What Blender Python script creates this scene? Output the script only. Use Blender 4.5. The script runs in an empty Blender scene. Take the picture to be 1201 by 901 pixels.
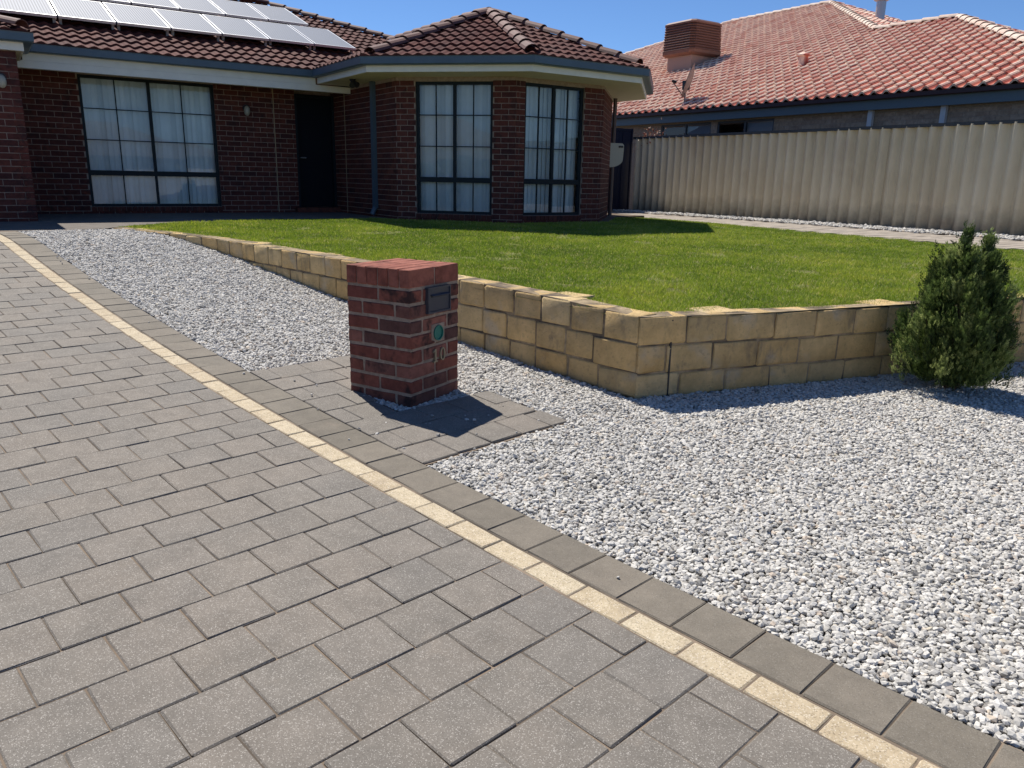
import bpy, bmesh, math, random
import numpy as np
from mathutils import Matrix, Vector
random.seed(7); RS = np.random.RandomState(7)
SC = bpy.context.scene; COL = SC.collection
R = math.radians
ZO = 1.45                                   # eye level is z = ZO, the near paving about z = 0

# ------------------------------------------------------------------ camera
cam = bpy.data.cameras.new('camera'); camo = bpy.data.objects.new('camera', cam); COL.objects.link(camo)
cam.sensor_width = 36; cam.lens = 36 * 910 / 1201; cam.clip_start = .05; cam.clip_end = 2000
CR = np.array([0.9997956, 0.02021779, 0.0]); CF = np.array([0.00519157, -0.25673005, 0.96646921]); CD = np.array([-0.01953987, 0.96627166, 0.25678254])
ax = [Vector((CR[i], CF[i], -CD[i])) for i in range(3)]
camo.matrix_world = Matrix(((ax[0].x, -ax[1].x, -ax[2].x, 0), (ax[0].y, -ax[1].y, -ax[2].y, 0), (ax[0].z, -ax[1].z, -ax[2].z, ZO), (0, 0, 0, 1)))
SC.camera = camo

# ------------------------------------------------------------------ sky, sun, exposure
SUN_EL, SUN_AZ = 56.0, -33.0                # azimuth clockwise from +Y
w = bpy.data.worlds.new('World'); SC.world = w; w.use_nodes = True
nt = w.node_tree; nt.nodes.clear()
sky = nt.nodes.new('ShaderNodeTexSky'); sky.sky_type = 'NISHITA'; sky.sun_disc = False
sky.sun_elevation = R(SUN_EL); sky.sun_rotation = R(SUN_AZ % 360); sky.altitude = 2500; sky.air_density = 1.0; sky.dust_density = 0.0; sky.ozone_density = 10.0
bg = nt.nodes.new('ShaderNodeBackground'); bg.inputs['Strength'].default_value = 0.1
wo = nt.nodes.new('ShaderNodeOutputWorld')
nt.links.new(sky.outputs[0], bg.inputs[0]); nt.links.new(bg.outputs[0], wo.inputs[0])
sl = bpy.data.lights.new('sun', 'SUN'); sl.energy = 5.0; sl.angle = R(.53); sl.color = (1, .95, .87)
so = bpy.data.objects.new('sun', sl); COL.objects.link(so)
sdir = Vector((math.sin(R(SUN_AZ)) * math.cos(R(SUN_EL)), math.cos(R(SUN_AZ)) * math.cos(R(SUN_EL)), math.sin(R(SUN_EL))))
so.rotation_euler = sdir.to_track_quat('Z', 'Y').to_euler(); so.location = sdir * 40
SC.view_settings.view_transform = 'Standard'; SC.view_settings.look = 'None'; SC.view_settings.gamma = 1; SC.view_settings.exposure = 0.30
SC.cycles.max_bounces = 6; SC.cycles.transparent_max_bounces = 12

# ------------------------------------------------------------------ frames
AU = math.atan2(0.56080424, 0.82794843)     # house frame: x = along the front, y = into the block
U2 = np.array([math.cos(AU), math.sin(AU)]); V2 = np.array([-math.sin(AU), math.cos(AU)])
D2 = np.array([-0.69615558, 0.71789094]); T2 = np.array([0.71789094, 0.69615558]); AT = math.atan2(T2[1], T2[0])
Q0 = np.array([-0.02312798, 2.69365705])
def UVw(u, v): return u * U2 + v * V2
def ABw(a, b): return Q0 + a * D2 + b * T2
def w2ab(x, y):
    dx, dy = x - Q0[0], y - Q0[1]; return dx * D2[0] + dy * D2[1], dx * T2[0] + dy * T2[1]
def w2uv(x, y): return x * U2[0] + y * U2[1], x * V2[0] + y * V2[1]
def uv2ab(u, v):
    p = UVw(u, v); return w2ab(p[0], p[1])
def proj(x, y, z):                          # pixel of a world point (used only to rank pieces by size)
    z = z - ZO
    q = np.array([x * CR[i] + y * CF[i] - z * CD[i] for i in range(3)])
    return q[0] / q[2] * 910 + 600.5, q[1] / q[2] * 910 + 450.5, q[2]
PC = [4.69895160e-06, 7.09672944e-03, 3.00890816e-02, -1.40848005e+00]
def zprof(a):                               # height of the drive along its length
    a = np.asarray(a, float); A0, A1 = -1.5, 7.6
    c = np.clip(a, A0, A1)
    z = ((PC[0] * c + PC[1]) * c + PC[2]) * c + PC[3]
    z = z + np.where(a < A0, (a - A0) * .008, 0)
    t = np.clip((a - A1) / 1.6, 0, 1); zend = -.705; s = .119
    z0 = ((PC[0] * A1 + PC[1]) * A1 + PC[2]) * A1 + PC[3]
    hz = (2*t**3-3*t**2+1)*z0 + (t**3-2*t**2+t)*1.6*s + (-2*t**3+3*t**2)*zend
    return np.where(a > A1, hz, z) + ZO
ZH = ZO - .70                               # ground level at the house

# ------------------------------------------------------------------ materials
def newmat(name):
    m = bpy.data.materials.new(name); m.use_nodes = True
    n = m.node_tree.nodes; b = n['Principled BSDF']; return m, m.node_tree, b
def ramp(nt, stops, interp='LINEAR'):
    r = nt.nodes.new('ShaderNodeValToRGB'); cr = r.color_ramp; cr.interpolation = interp
    while len(cr.elements) < len(stops): cr.elements.new(.5)
    for e, (p, c) in zip(cr.elements, stops): e.position = p; e.color = (*c, 1)
    return r
def tintfac(nt, rnd=True):
    """random per object plus the mesh attribute 'tint'"""
    a = nt.nodes.new('ShaderNodeAttribute'); a.attribute_name = 'tint'
    o = nt.nodes.new('ShaderNodeObjectInfo')
    s = nt.nodes.new('ShaderNodeMath'); s.operation = 'ADD'
    nt.links.new(a.outputs['Fac'], s.inputs[0]); nt.links.new(o.outputs['Random'], s.inputs[1])
    f = nt.nodes.new('ShaderNodeMath'); f.operation = 'FRACT'; nt.links.new(s.outputs[0], f.inputs[0]); return f.outputs[0]
def noise(nt, scale, detail=4, rough=.6, vec=None):
    n = nt.nodes.new('ShaderNodeTexNoise'); n.inputs['Scale'].default_value = scale; n.inputs['Detail'].default_value = detail; n.inputs['Roughness'].default_value = rough
    if vec is not None: nt.links.new(vec, n.inputs['Vector'])
    return n.outputs['Fac']
def worldpos(nt, scale=None):
    g = nt.nodes.new('ShaderNodeNewGeometry')
    if scale is None: return g.outputs['Position']
    m = nt.nodes.new('ShaderNodeMapping'); m.inputs['Scale'].default_value = scale; nt.links.new(g.outputs['Position'], m.inputs['Vector']); return m.outputs[0]
def mix(nt, a, b, fac, mode='MIX'):
    m = nt.nodes.new('ShaderNodeMix'); m.data_type = 'RGBA'; m.blend_type = mode
    def put(sock, v):
        if isinstance(v, (tuple, list)): sock.default_value = (*v, 1)
        elif isinstance(v, (int, float)): sock.default_value = v
        else: nt.links.new(v, sock)
    put(m.inputs[0], fac); put(m.inputs[6], a); put(m.inputs[7], b); return m.outputs[2]
def mrange(nt, v, a, b, c=0, d=1):
    m = nt.nodes.new('ShaderNodeMapRange'); m.inputs[1].default_value = a; m.inputs[2].default_value = b; m.inputs[3].default_value = c; m.inputs[4].default_value = d
    nt.links.new(v, m.inputs[0]); return m.outputs[0]
def bump(nt, b, h, strength=.4, dist=.01):
    n = nt.nodes.new('ShaderNodeBump'); n.inputs['Strength'].default_value = strength; n.inputs['Distance'].default_value = dist
    nt.links.new(h, n.inputs['Height']); nt.links.new(n.outputs[0], b.inputs['Normal'])
def vary(name, stops, rough=.85, nscale=12, namt=.35, bscale=60, bstr=.3, bdist=.004, spec=.3, dark=None):
    """stops picked per piece, mottled by noise"""
    m, nt, b = newmat(name)
    c = ramp(nt, stops); nt.links.new(tintfac(nt), c.inputs[0])
    p = worldpos(nt)
    n1 = noise(nt, nscale, 5, .65, p)
    sh = ramp(nt, [(.25, (1 - namt,) * 3), (.75, (1 + namt * .6,) * 3)]); nt.links.new(n1, sh.inputs[0])
    col = mix(nt, c.outputs[0], sh.outputs[0], 1.0, 'MULTIPLY')
    if dark:
        n2 = noise(nt, dark[0], 3, .6, p); col = mix(nt, col, dark[1], mrange(nt, n2, dark[2], dark[3], 0, dark[4]))
    nt.links.new(col, b.inputs['Base Color']); b.inputs['Roughness'].default_value = rough; b.inputs['Specular IOR Level'].default_value = spec
    bump(nt, b, noise(nt, bscale, 4, .7, p), bstr, bdist)
    return m
def plain(name, col, rough=.5, metal=0, spec=.5, nscale=0, namt=.2):
    m, nt, b = newmat(name); b.inputs['Base Color'].default_value = (*col, 1); b.inputs['Roughness'].default_value = rough; b.inputs['Metallic'].default_value = metal; b.inputs['Specular IOR Level'].default_value = spec
    if nscale:
        n1 = noise(nt, nscale, 4, .6, worldpos(nt)); sh = ramp(nt, [(.3, tuple(c * (1 - namt) for c in col)), (.7, tuple(c * (1 + namt) for c in col))]); nt.links.new(n1, sh.inputs[0]); nt.links.new(sh.outputs[0], b.inputs['Base Color'])
    return m
M = {}
def mk_paver(name, stops, spk=.42, warm=.4):
    m, nt, b = newmat(name)
    c = ramp(nt, stops); nt.links.new(tintfac(nt), c.inputs[0])
    p = worldpos(nt)
    big = noise(nt, 1.1, 3, .6, p); col = mix(nt, c.outputs[0], (.225, .185, .145), mrange(nt, big, .45, .72, 0, warm))
    n1 = noise(nt, 9, 5, .7, p); sh = ramp(nt, [(.3, (.82,) * 3), (.7, (1.15,) * 3)]); nt.links.new(n1, sh.inputs[0])
    col = mix(nt, col, sh.outputs[0], 1, 'MULTIPLY')
    v = nt.nodes.new('ShaderNodeTexVoronoi'); v.inputs['Scale'].default_value = 380; nt.links.new(p, v.inputs['Vector'])
    sp = nt.nodes.new('ShaderNodeSeparateColor'); nt.links.new(v.outputs['Color'], sp.inputs[0])
    col = mix(nt, col, (.60, .56, .50), mrange(nt, sp.outputs[0], .86, .94, 0, spk))
    col = mix(nt, col, (.07, .06, .05), mrange(nt, sp.outputs[1], .84, .93, 0, .4))
    st = noise(nt, .55, 5, .7, p); col = mix(nt, col, (.085, .075, .065), mrange(nt, st, .60, .75, 0, .5)); st2 = noise(nt, 3.2, 5, .75, p); col = mix(nt, col, (.24, .195, .15), mrange(nt, st2, .60, .75, 0, .45))
    nt.links.new(col, b.inputs['Base Color']); b.inputs['Roughness'].default_value = .8; b.inputs['Specular IOR Level'].default_value = .35
    bump(nt, b, noise(nt, 260, 3, .8, p), .35, .003)
    return m
M['paver'] = mk_paver('paver', [(0, (.168, .150, .127)), (.25, (.190, .169, .142)), (.5, (.168, .153, .133)), (.75, (.196, .171, .142)), (1, (.180, .159, .133))])
M['border'] = mk_paver('border_paver', [(0, (.150, .130, .100)), (.5, (.172, .150, .117)), (1, (.195, .168, .130))], .12, .25)
def mk_cream():
    m, nt, b = newmat('cream_paver'); c = ramp(nt, [(0, (.50, .41, .275)), (.5, (.55, .465, .325)), (1, (.48, .385, .255))]); nt.links.new(tintfac(nt), c.inputs[0]); p = worldpos(nt)
    n1 = noise(nt, 24, 5, .7, p); sh = ramp(nt, [(.3, (.78, .75, .70)), (.7, (1.12, 1.12, 1.12))]); nt.links.new(n1, sh.inputs[0]); col = mix(nt, c.outputs[0], sh.outputs[0], 1, 'MULTIPLY')
    v = nt.nodes.new('ShaderNodeTexVoronoi'); v.inputs['Scale'].default_value = 260; nt.links.new(p, v.inputs['Vector']); sp = nt.nodes.new('ShaderNodeSeparateColor'); nt.links.new(v.outputs['Color'], sp.inputs[0])
    col = mix(nt, col, (.16, .12, .08), mrange(nt, sp.outputs[0], .84, .93, 0, .55)); col = mix(nt, col, (.75, .68, .55), mrange(nt, sp.outputs[1], .82, .92, 0, .5))
    n2 = noise(nt, 6, 4, .7, p); col = mix(nt, col, (.26, .20, .14), mrange(nt, n2, .58, .72, 0, .55))
    nt.links.new(col, b.inputs['Base Color']); b.inputs['Roughness'].default_value = .9; bump(nt, b, noise(nt, 190, 4, .8, p), .6, .004); return m
M['cream'] = mk_cream()
M['sand'] = vary('joint_sand', [(0, (.24, .185, .135)), (1, (.24, .185, .135))], .95, 3, .6, 200, .5, .003, dark=(2.2, (.085, .07, .056), .45, .6, .85))
M['stone'] = None
def mk_gravel():
    m, nt, b = newmat('gravel_stone')
    a = nt.nodes.new('ShaderNodeAttribute'); a.attribute_name = 'tint'
    c = ramp(nt, [(0, (.22, .205, .185)), (.06, (.36, .34, .305)), (.3, (.49, .47, .43)), (.6, (.58, .555, .505)), (.93, (.68, .65, .595)), (.945, (.60, .53, .43)), (.965, (.52, .43, .34)), (.985, (.42, .38, .34)), (1, (.58, .52, .40))])
    nt.links.new(a.outputs['Fac'], c.inputs[0])
    n1 = noise(nt, 90, 3, .6, worldpos(nt)); sh = ramp(nt, [(.3, (.8,) * 3), (.7, (1.1,) * 3)]); nt.links.new(n1, sh.inputs[0])
    nt.links.new(mix(nt, c.outputs[0], sh.outputs[0], 1, 'MULTIPLY'), b.inputs['Base Color']); b.inputs['Roughness'].default_value = .75; b.inputs['Specular IOR Level'].default_value = .3
    return m
M['stone'] = mk_gravel()
M['bed'] = vary('gravel_bed', [(0, (.30, .29, .27)), (1, (.30, .29, .27))], .95, 70, .6, 90, .8, .01)
M['soil'] = vary('soil', [(0, (.16, .12, .085)), (1, (.16, .12, .085))], .95, 8, .4, 40, .6, .01)
def mk_limestone():
    m, nt, b = newmat('limestone')
    c = ramp(nt, [(0, (.62, .42, .19)), (.35, (.68, .49, .245)), (.7, (.57, .41, .205)), (1, (.73, .56, .31))]); nt.links.new(tintfac(nt), c.inputs[0])
    p = worldpos(nt)
    n1 = noise(nt, 7, 5, .65, p); sh = ramp(nt, [(.3, (.78, .76, .72)), (.7, (1.15, 1.14, 1.12))]); nt.links.new(n1, sh.inputs[0])
    col = mix(nt, c.outputs[0], sh.outputs[0], 1, 'MULTIPLY')
    st = noise(nt, 5, 4, .7, worldpos(nt, (1, 1, .45))); col = mix(nt, col, (.20, .165, .12), mrange(nt, st, .57, .72, 0, .7))
    gr = noise(nt, 3.3, 3, .6, p); col = mix(nt, col, (.50, .46, .38), mrange(nt, gr, .55, .7, 0, .5))
    nt.links.new(col, b.inputs['Base Color']); b.inputs['Roughness'].default_value = .92; b.inputs['Specular IOR Level'].default_value = .15
    v = nt.nodes.new('ShaderNodeTexVoronoi'); v.inputs['Scale'].default_value = 75; nt.links.new(p, v.inputs['Vector']); sp = nt.nodes.new('ShaderNodeSeparateColor'); nt.links.new(v.outputs['Color'], sp.inputs[0]); pit = mrange(nt, sp.outputs[0], .9, .97, 0, .22)
    col = mix(nt, col, (.22, .16, .10), pit); nt.links.new(col, b.inputs['Base Color'])
    bump(nt, b, noise(nt, 26, 7, .8, p), 1.0, .018); return m
M['lime'] = mk_limestone()
M['limemortar'] = vary('limestone_mortar', [(0, (.36, .275, .17)), (1, (.36, .275, .17))], .95, 14, .5, 60, .6, .006, dark=(4.5, (.11, .085, .06), .42, .6, .9))
def mk_brick(name, stops, drk=.55):
    m, nt, b = newmat(name)
    c = ramp(nt, stops); nt.links.new(tintfac(nt), c.inputs[0]); p = worldpos(nt)
    n1 = noise(nt, 16, 5, .7, p); sh = ramp(nt, [(.28, (.62, .58, .56)), (.7, (1.2, 1.18, 1.16))]); nt.links.new(n1, sh.inputs[0])
    col = mix(nt, c.outputs[0], sh.outputs[0], 1, 'MULTIPLY')
    n2 = noise(nt, 7, 3, .6, p); col = mix(nt, col, (.03, .018, .018), mrange(nt, n2, .55, .66, 0, drk))
    nt.links.new(col, b.inputs['Base Color']); b.inputs['Roughness'].default_value = .85; b.inputs['Specular IOR Level'].default_value = .25
    bump(nt, b, noise(nt, 70, 4, .75, p), .5, .005); return m
M['brick'] = mk_brick('house_brick', [(0, (.110, .032, .024)), (.3, (.140, .042, .030)), (.6, (.085, .027, .024)), (.8, (.165, .054, .038)), (1, (.065, .024, .024))])
M['pbrick'] = mk_brick('pillar_brick', [(0, (.19, .060, .044)), (.3, (.25, .086, .060)), (.55, (.17, .062, .048)), (.75, (.28, .115, .085)), (1, (.08, .042, .038))], .9)
M['capbrick'] = mk_brick('pillar_cap_brick', [(0, (.27, .088, .06)), (.5, (.32, .118, .082)), (1, (.23, .075, .052))], .3)
M['mortar'] = vary('mortar', [(0, (.36, .275, .22)), (1, (.36, .275, .22))], .95, 20, .35, 80, .5, .004)
M['pmortar'] = vary('pillar_mortar', [(0, (.33, .25, .19)), (1, (.33, .25, .19))], .95, 20, .45, 80, .5, .004)
M['nbrick'] = mk_brick('tan_brick', [(0, (.36, .28, .20)), (.5, (.41, .33, .25)), (1, (.31, .24, .18))], .15)
M['nmortar'] = vary('tan_mortar', [(0, (.33, .28, .22)), (1, (.33, .28, .22))], .95, 20, .3)
M['otile'] = vary('brown_roof_tile', [(0, (.104, .034, .027)), (.4, (.126, .041, .032)), (.7, (.088, .030, .026)), (1, (.142, .050, .038))], .8, 9, .4, 50, .3, .004, .12, dark=(3, (.09, .05, .045), .5, .75, .5))
M['ridge'] = vary('brown_ridge_tile', [(0, (.13, .055, .043)), (.5, (.155, .066, .052)), (1, (.115, .049, .039))], .72, 9, .35, 50, .3, .004, .4)
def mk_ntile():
    """red tile with sunlit crests and shaded pans painted in along the rolls (0.262 m apart)"""
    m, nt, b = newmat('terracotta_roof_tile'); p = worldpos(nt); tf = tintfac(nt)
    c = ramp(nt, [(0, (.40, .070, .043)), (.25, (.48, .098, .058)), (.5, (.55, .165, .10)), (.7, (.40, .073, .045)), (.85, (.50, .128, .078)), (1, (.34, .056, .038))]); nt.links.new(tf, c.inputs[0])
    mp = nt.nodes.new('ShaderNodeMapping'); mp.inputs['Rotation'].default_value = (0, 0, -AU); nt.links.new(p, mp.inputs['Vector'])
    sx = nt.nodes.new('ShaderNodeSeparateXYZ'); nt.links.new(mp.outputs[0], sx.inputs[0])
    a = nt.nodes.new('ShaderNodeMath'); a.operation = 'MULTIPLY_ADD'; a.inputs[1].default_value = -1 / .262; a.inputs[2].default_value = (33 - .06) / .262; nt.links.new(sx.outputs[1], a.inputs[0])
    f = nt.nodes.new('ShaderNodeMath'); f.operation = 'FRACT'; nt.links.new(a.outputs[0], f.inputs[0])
    cr = ramp(nt, [(0, (.35, .35, .35)), (.08, (.02, .02, .02)), (.26, (.06, .06, .06)), (.42, (.85, .85, .85)), (.6, (1, 1, 1)), (.94, (1, 1, 1)), (1, (.4, .4, .4))]); nt.links.new(f.outputs[0], cr.inputs[0])  # painted light: cream where rolls catch sun, red left in shaded pans
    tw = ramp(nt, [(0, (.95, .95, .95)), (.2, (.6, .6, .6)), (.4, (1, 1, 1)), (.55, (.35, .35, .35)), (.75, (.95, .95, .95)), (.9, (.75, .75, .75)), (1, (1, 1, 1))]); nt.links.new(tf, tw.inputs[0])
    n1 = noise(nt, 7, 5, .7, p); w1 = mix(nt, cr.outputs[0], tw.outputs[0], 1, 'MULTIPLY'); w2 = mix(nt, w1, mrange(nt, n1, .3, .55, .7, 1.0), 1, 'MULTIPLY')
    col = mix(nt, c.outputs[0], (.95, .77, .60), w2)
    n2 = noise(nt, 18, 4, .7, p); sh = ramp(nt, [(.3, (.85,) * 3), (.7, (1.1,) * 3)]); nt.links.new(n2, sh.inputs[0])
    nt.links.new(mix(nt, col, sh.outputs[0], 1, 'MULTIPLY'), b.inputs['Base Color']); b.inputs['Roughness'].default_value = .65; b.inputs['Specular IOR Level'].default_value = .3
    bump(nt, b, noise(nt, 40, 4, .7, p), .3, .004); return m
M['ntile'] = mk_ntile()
M['nridge'] = vary('pale_ridge_tile', [(0, (.66, .50, .39)), (.5, (.72, .60, .49)), (1, (.62, .44, .34))], .7, 9, .3, 40, .3, .004)
M['underlay'] = plain('roof_underlay', (.05, .028, .024), .9)
M['gutter'] = plain('steel_blue_gutter', (.075, .115, .15), .4, 0, .5, 3, .1)
M['trim'] = plain('cream_trim', (.80, .78, .70), .6, 0, .4, 5, .05)
M['soffit'] = plain('cream_soffit', (.60, .54, .42), .7, 0, .3, 5, .05)
M['frame'] = plain('dark_window_frame', (.008, .015, .02), .55, 0, .25)
M['door'] = plain('dark_screen_door', (.006, .008, .014), .7, 0, .2)
M['gatem'] = plain('navy_steel', (.009, .013, .032), .5, 0, .3)
M['rubber'] = plain('black_plastic', (.015, .015, .017), .5)
M['white'] = plain('white_plastic', (.36, .36, .30), .5)
M['lampglass'] = plain('opal_glass', (.42, .39, .30), .35)
M['joint'] = plain('sealant', (.42, .32, .2), .8)
def mk_glass(name, tint, ior=1.5):
    m, nt, b = newmat(name); nt.nodes.remove(b)
    o = nt.nodes['Material Output']
    tr = nt.nodes.new('ShaderNodeBsdfTransparent'); tr.inputs[0].default_value = (*tint, 1)
    gl = nt.nodes.new('ShaderNodeBsdfGlossy'); gl.inputs['Roughness'].default_value = 0.004; gl.inputs[0].default_value = (.95, .97, 1, 1)
    fr = nt.nodes.new('ShaderNodeFresnel'); fr.inputs[0].default_value = ior
    mx = nt.nodes.new('ShaderNodeMixShader'); nt.links.new(fr.outputs[0], mx.inputs[0]); nt.links.new(tr.outputs[0], mx.inputs[1]); nt.links.new(gl.outputs[0], mx.inputs[2]); nt.links.new(mx.outputs[0], o.inputs[0])
    return m
M['glass'] = mk_glass('window_glass', (.92, .96, .97), 1.48)
M['curtain'] = vary('vertical_blind', [(0, (.58, .63, .64)), (.5, (.74, .79, .80)), (1, (.82, .86, .86))], .9, 2, .12, 60, .05, .002, .1)
M['ndark'] = plain('dark_room', (.03, .035, .04), .8)
def mk_fibro():
    m, nt, b = newmat('fibro_sheet')
    p = worldpos(nt)
    n1 = noise(nt, 1.2, 4, .65, worldpos(nt, (1, 1, .5))); c = ramp(nt, [(.25, (.56, .475, .325)), (.5, (.65, .56, .395)), (.75, (.71, .63, .47))]); nt.links.new(n1, c.inputs[0])
    s = noise(nt, 8, 4, .7, worldpos(nt, (1, 1, .12))); col = mix(nt, c.outputs[0], (.17, .155, .135), mrange(nt, s, .58, .8, 0, .35))
    z = nt.nodes.new('ShaderNodeSeparateXYZ'); nt.links.new(p, z.inputs[0])
    n3 = noise(nt, 2.6, 4, .7, p)
    hh = nt.nodes.new('ShaderNodeMath'); hh.operation = 'MULTIPLY_ADD'; hh.inputs[1].default_value = -.55; nt.links.new(n3, hh.inputs[0]); nt.links.new(z.outputs[2], hh.inputs[2])
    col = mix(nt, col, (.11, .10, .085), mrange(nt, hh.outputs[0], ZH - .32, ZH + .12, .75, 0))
    n4 = noise(nt, .8, 3, .6, p); col = mix(nt, col, (.40, .27, .17), mrange(nt, n4, .55, .72, 0, .35))
    nt.links.new(col, b.inputs['Base Color']); b.inputs['Roughness'].default_value = .92; b.inputs['Specular IOR Level'].default_value = .15
    bump(nt, b, noise(nt, 30, 5, .7, p), .3, .006); return m
M['fibro'] = mk_fibro()
M['cap'] = plain('dark_capping', (.045, .05, .055), .6)
def mk_grass():
    m, nt, b = newmat('grass_blade')
    a = nt.nodes.new('ShaderNodeAttribute'); a.attribute_name = 'tint'
    c = ramp(nt, [(0, (.095, .155, .024)), (.35, (.19, .265, .036)), (.7, (.30, .355, .060)), (.93, (.42, .42, .11)), (.97, (.50, .43, .2)), (1, (.62, .55, .32))]); nt.links.new(a.outputs['Fac'], c.inputs[0])
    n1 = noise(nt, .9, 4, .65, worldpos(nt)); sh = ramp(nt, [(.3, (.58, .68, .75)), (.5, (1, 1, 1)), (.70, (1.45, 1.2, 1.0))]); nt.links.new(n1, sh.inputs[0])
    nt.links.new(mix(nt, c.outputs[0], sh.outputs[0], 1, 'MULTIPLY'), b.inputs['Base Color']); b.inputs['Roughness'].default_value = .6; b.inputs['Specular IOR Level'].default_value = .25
    tr = nt.nodes.new('ShaderNodeBsdfTranslucent'); nt.links.new(mix(nt, c.outputs[0], (1.3, 1.4, .7), 1, 'MULTIPLY'), tr.inputs[0])
    mx = nt.nodes.new('ShaderNodeMixShader'); mx.inputs[0].default_value = .35; nt.links.new(b.outputs[0], mx.inputs[1]); nt.links.new(tr.outputs[0], mx.inputs[2]); nt.links.new(mx.outputs[0], nt.nodes['Material Output'].inputs[0])
    return m
M['grass'] = mk_grass()
M['turf'] = vary('turf_base', [(0, (.17, .18, .045)), (1, (.17, .18, .045))], .95, 5, .5, 50, .8, .02, dark=(9, (.10, .075, .045), .58, .72, .8))
def mk_leaf(name, stops, trans=.25):
    m, nt, b = newmat(name)
    a = nt.nodes.new('ShaderNodeAttribute'); a.attribute_name = 'tint'
    c = ramp(nt, stops); nt.links.new(a.outputs['Fac'], c.inputs[0])
    nt.links.new(c.outputs[0], b.inputs['Base Color']); b.inputs['Roughness'].default_value = .55; b.inputs['Specular IOR Level'].default_value = .3
    tr = nt.nodes.new('ShaderNodeBsdfTranslucent'); nt.links.new(c.outputs[0], tr.inputs[0])
    mx = nt.nodes.new('ShaderNodeMixShader'); mx.inputs[0].default_value = trans; nt.links.new(b.outputs[0], mx.inputs[1]); nt.links.new(tr.outputs[0], mx.inputs[2]); nt.links.new(mx.outputs[0], nt.nodes['Material Output'].inputs[0])
    return m
M['conifer'] = mk_leaf('conifer_leaf', [(0, (.020, .036, .011)), (.35, (.068, .108, .027)), (.65, (.15, .205, .052)), (1, (.34, .39, .13))], .42)
M['redleaf'] = mk_leaf('red_leaf', [(0, (.20, .04, .02)), (.5, (.34, .10, .05)), (.8, (.45, .25, .15)), (1, (.7, .55, .45))])
M['bark'] = vary('bark', [(0, (.13, .09, .06)), (1, (.13, .09, .06))], .95, 30, .4, 60, .8, .01)
M['conc'] = vary('path_paving', [(0, (.36, .31, .255)), (.5, (.40, .35, .29)), (1, (.33, .28, .23))], .9, 6, .25, 90, .3, .004)
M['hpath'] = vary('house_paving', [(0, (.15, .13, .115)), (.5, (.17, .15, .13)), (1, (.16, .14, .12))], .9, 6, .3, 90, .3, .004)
def mk_cell():
    m, nt, b = newmat('solar_cell')
    tc = nt.nodes.new('ShaderNodeTexCoord'); wv = nt.nodes.new('ShaderNodeTexWave'); wv.wave_type = 'BANDS'; wv.bands_direction = 'X'; wv.inputs['Scale'].default_value = 7.4
    nt.links.new(tc.outputs['Object'], wv.inputs['Vector'])
    c = ramp(nt, [(.2, (.09, .11, .15)), (.8, (.24, .265, .315))]); nt.links.new(wv.outputs['Fac'], c.inputs[0])
    nt.links.new(c.outputs[0], b.inputs['Base Color']); b.inputs['Roughness'].default_value = .6; b.inputs['Specular IOR Level'].default_value = .2
    return m
M['cell'] = mk_cell()
M['alu'] = plain('aluminium', (.72, .72, .72), .4, .6)
M['zinc'] = plain('galvanised_steel', (.45, .47, .49), .45, .7)
M['cooler'] = plain('brown_plastic', (.18, .085, .058), .6, 0, .4, 4, .12)
M['coolerbase'] = plain('cooler_duct', (.36, .24, .19), .6, 0, .3)
M['dish'] = plain('dish_grey', (.20, .16, .15), .55)
M['teal'] = plain('teal_plastic', (.02, .17, .13), .45)
M['slot'] = plain('slate_metal', (.085, .09, .115), .38, .5)
M['brass'] = plain('aged_brass', (.32, .26, .17), .5, .3)
M['neave'] = plain('blue_grey_eave', (.10, .145, .175), .5, 0, .4)
M['ngut'] = plain('maroon_gutter', (.035, .012, .014), .5)
M['npipe'] = plain('grey_downpipe', (.5, .54, .56), .5)
M['bpipe'] = plain('brown_downpipe', (.10, .065, .055), .5); M['nwin'] = plain('aluminium_frame', (.05, .06, .07), .5)
M['blind'] = plain('window_blind', (.42, .45, .47), .8)
M['asph'] = vary('asphalt', [(0, (.055, .055, .055)), (1, (.055, .055, .055))], .9, 3, .3, 80, .4, .005)

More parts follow.
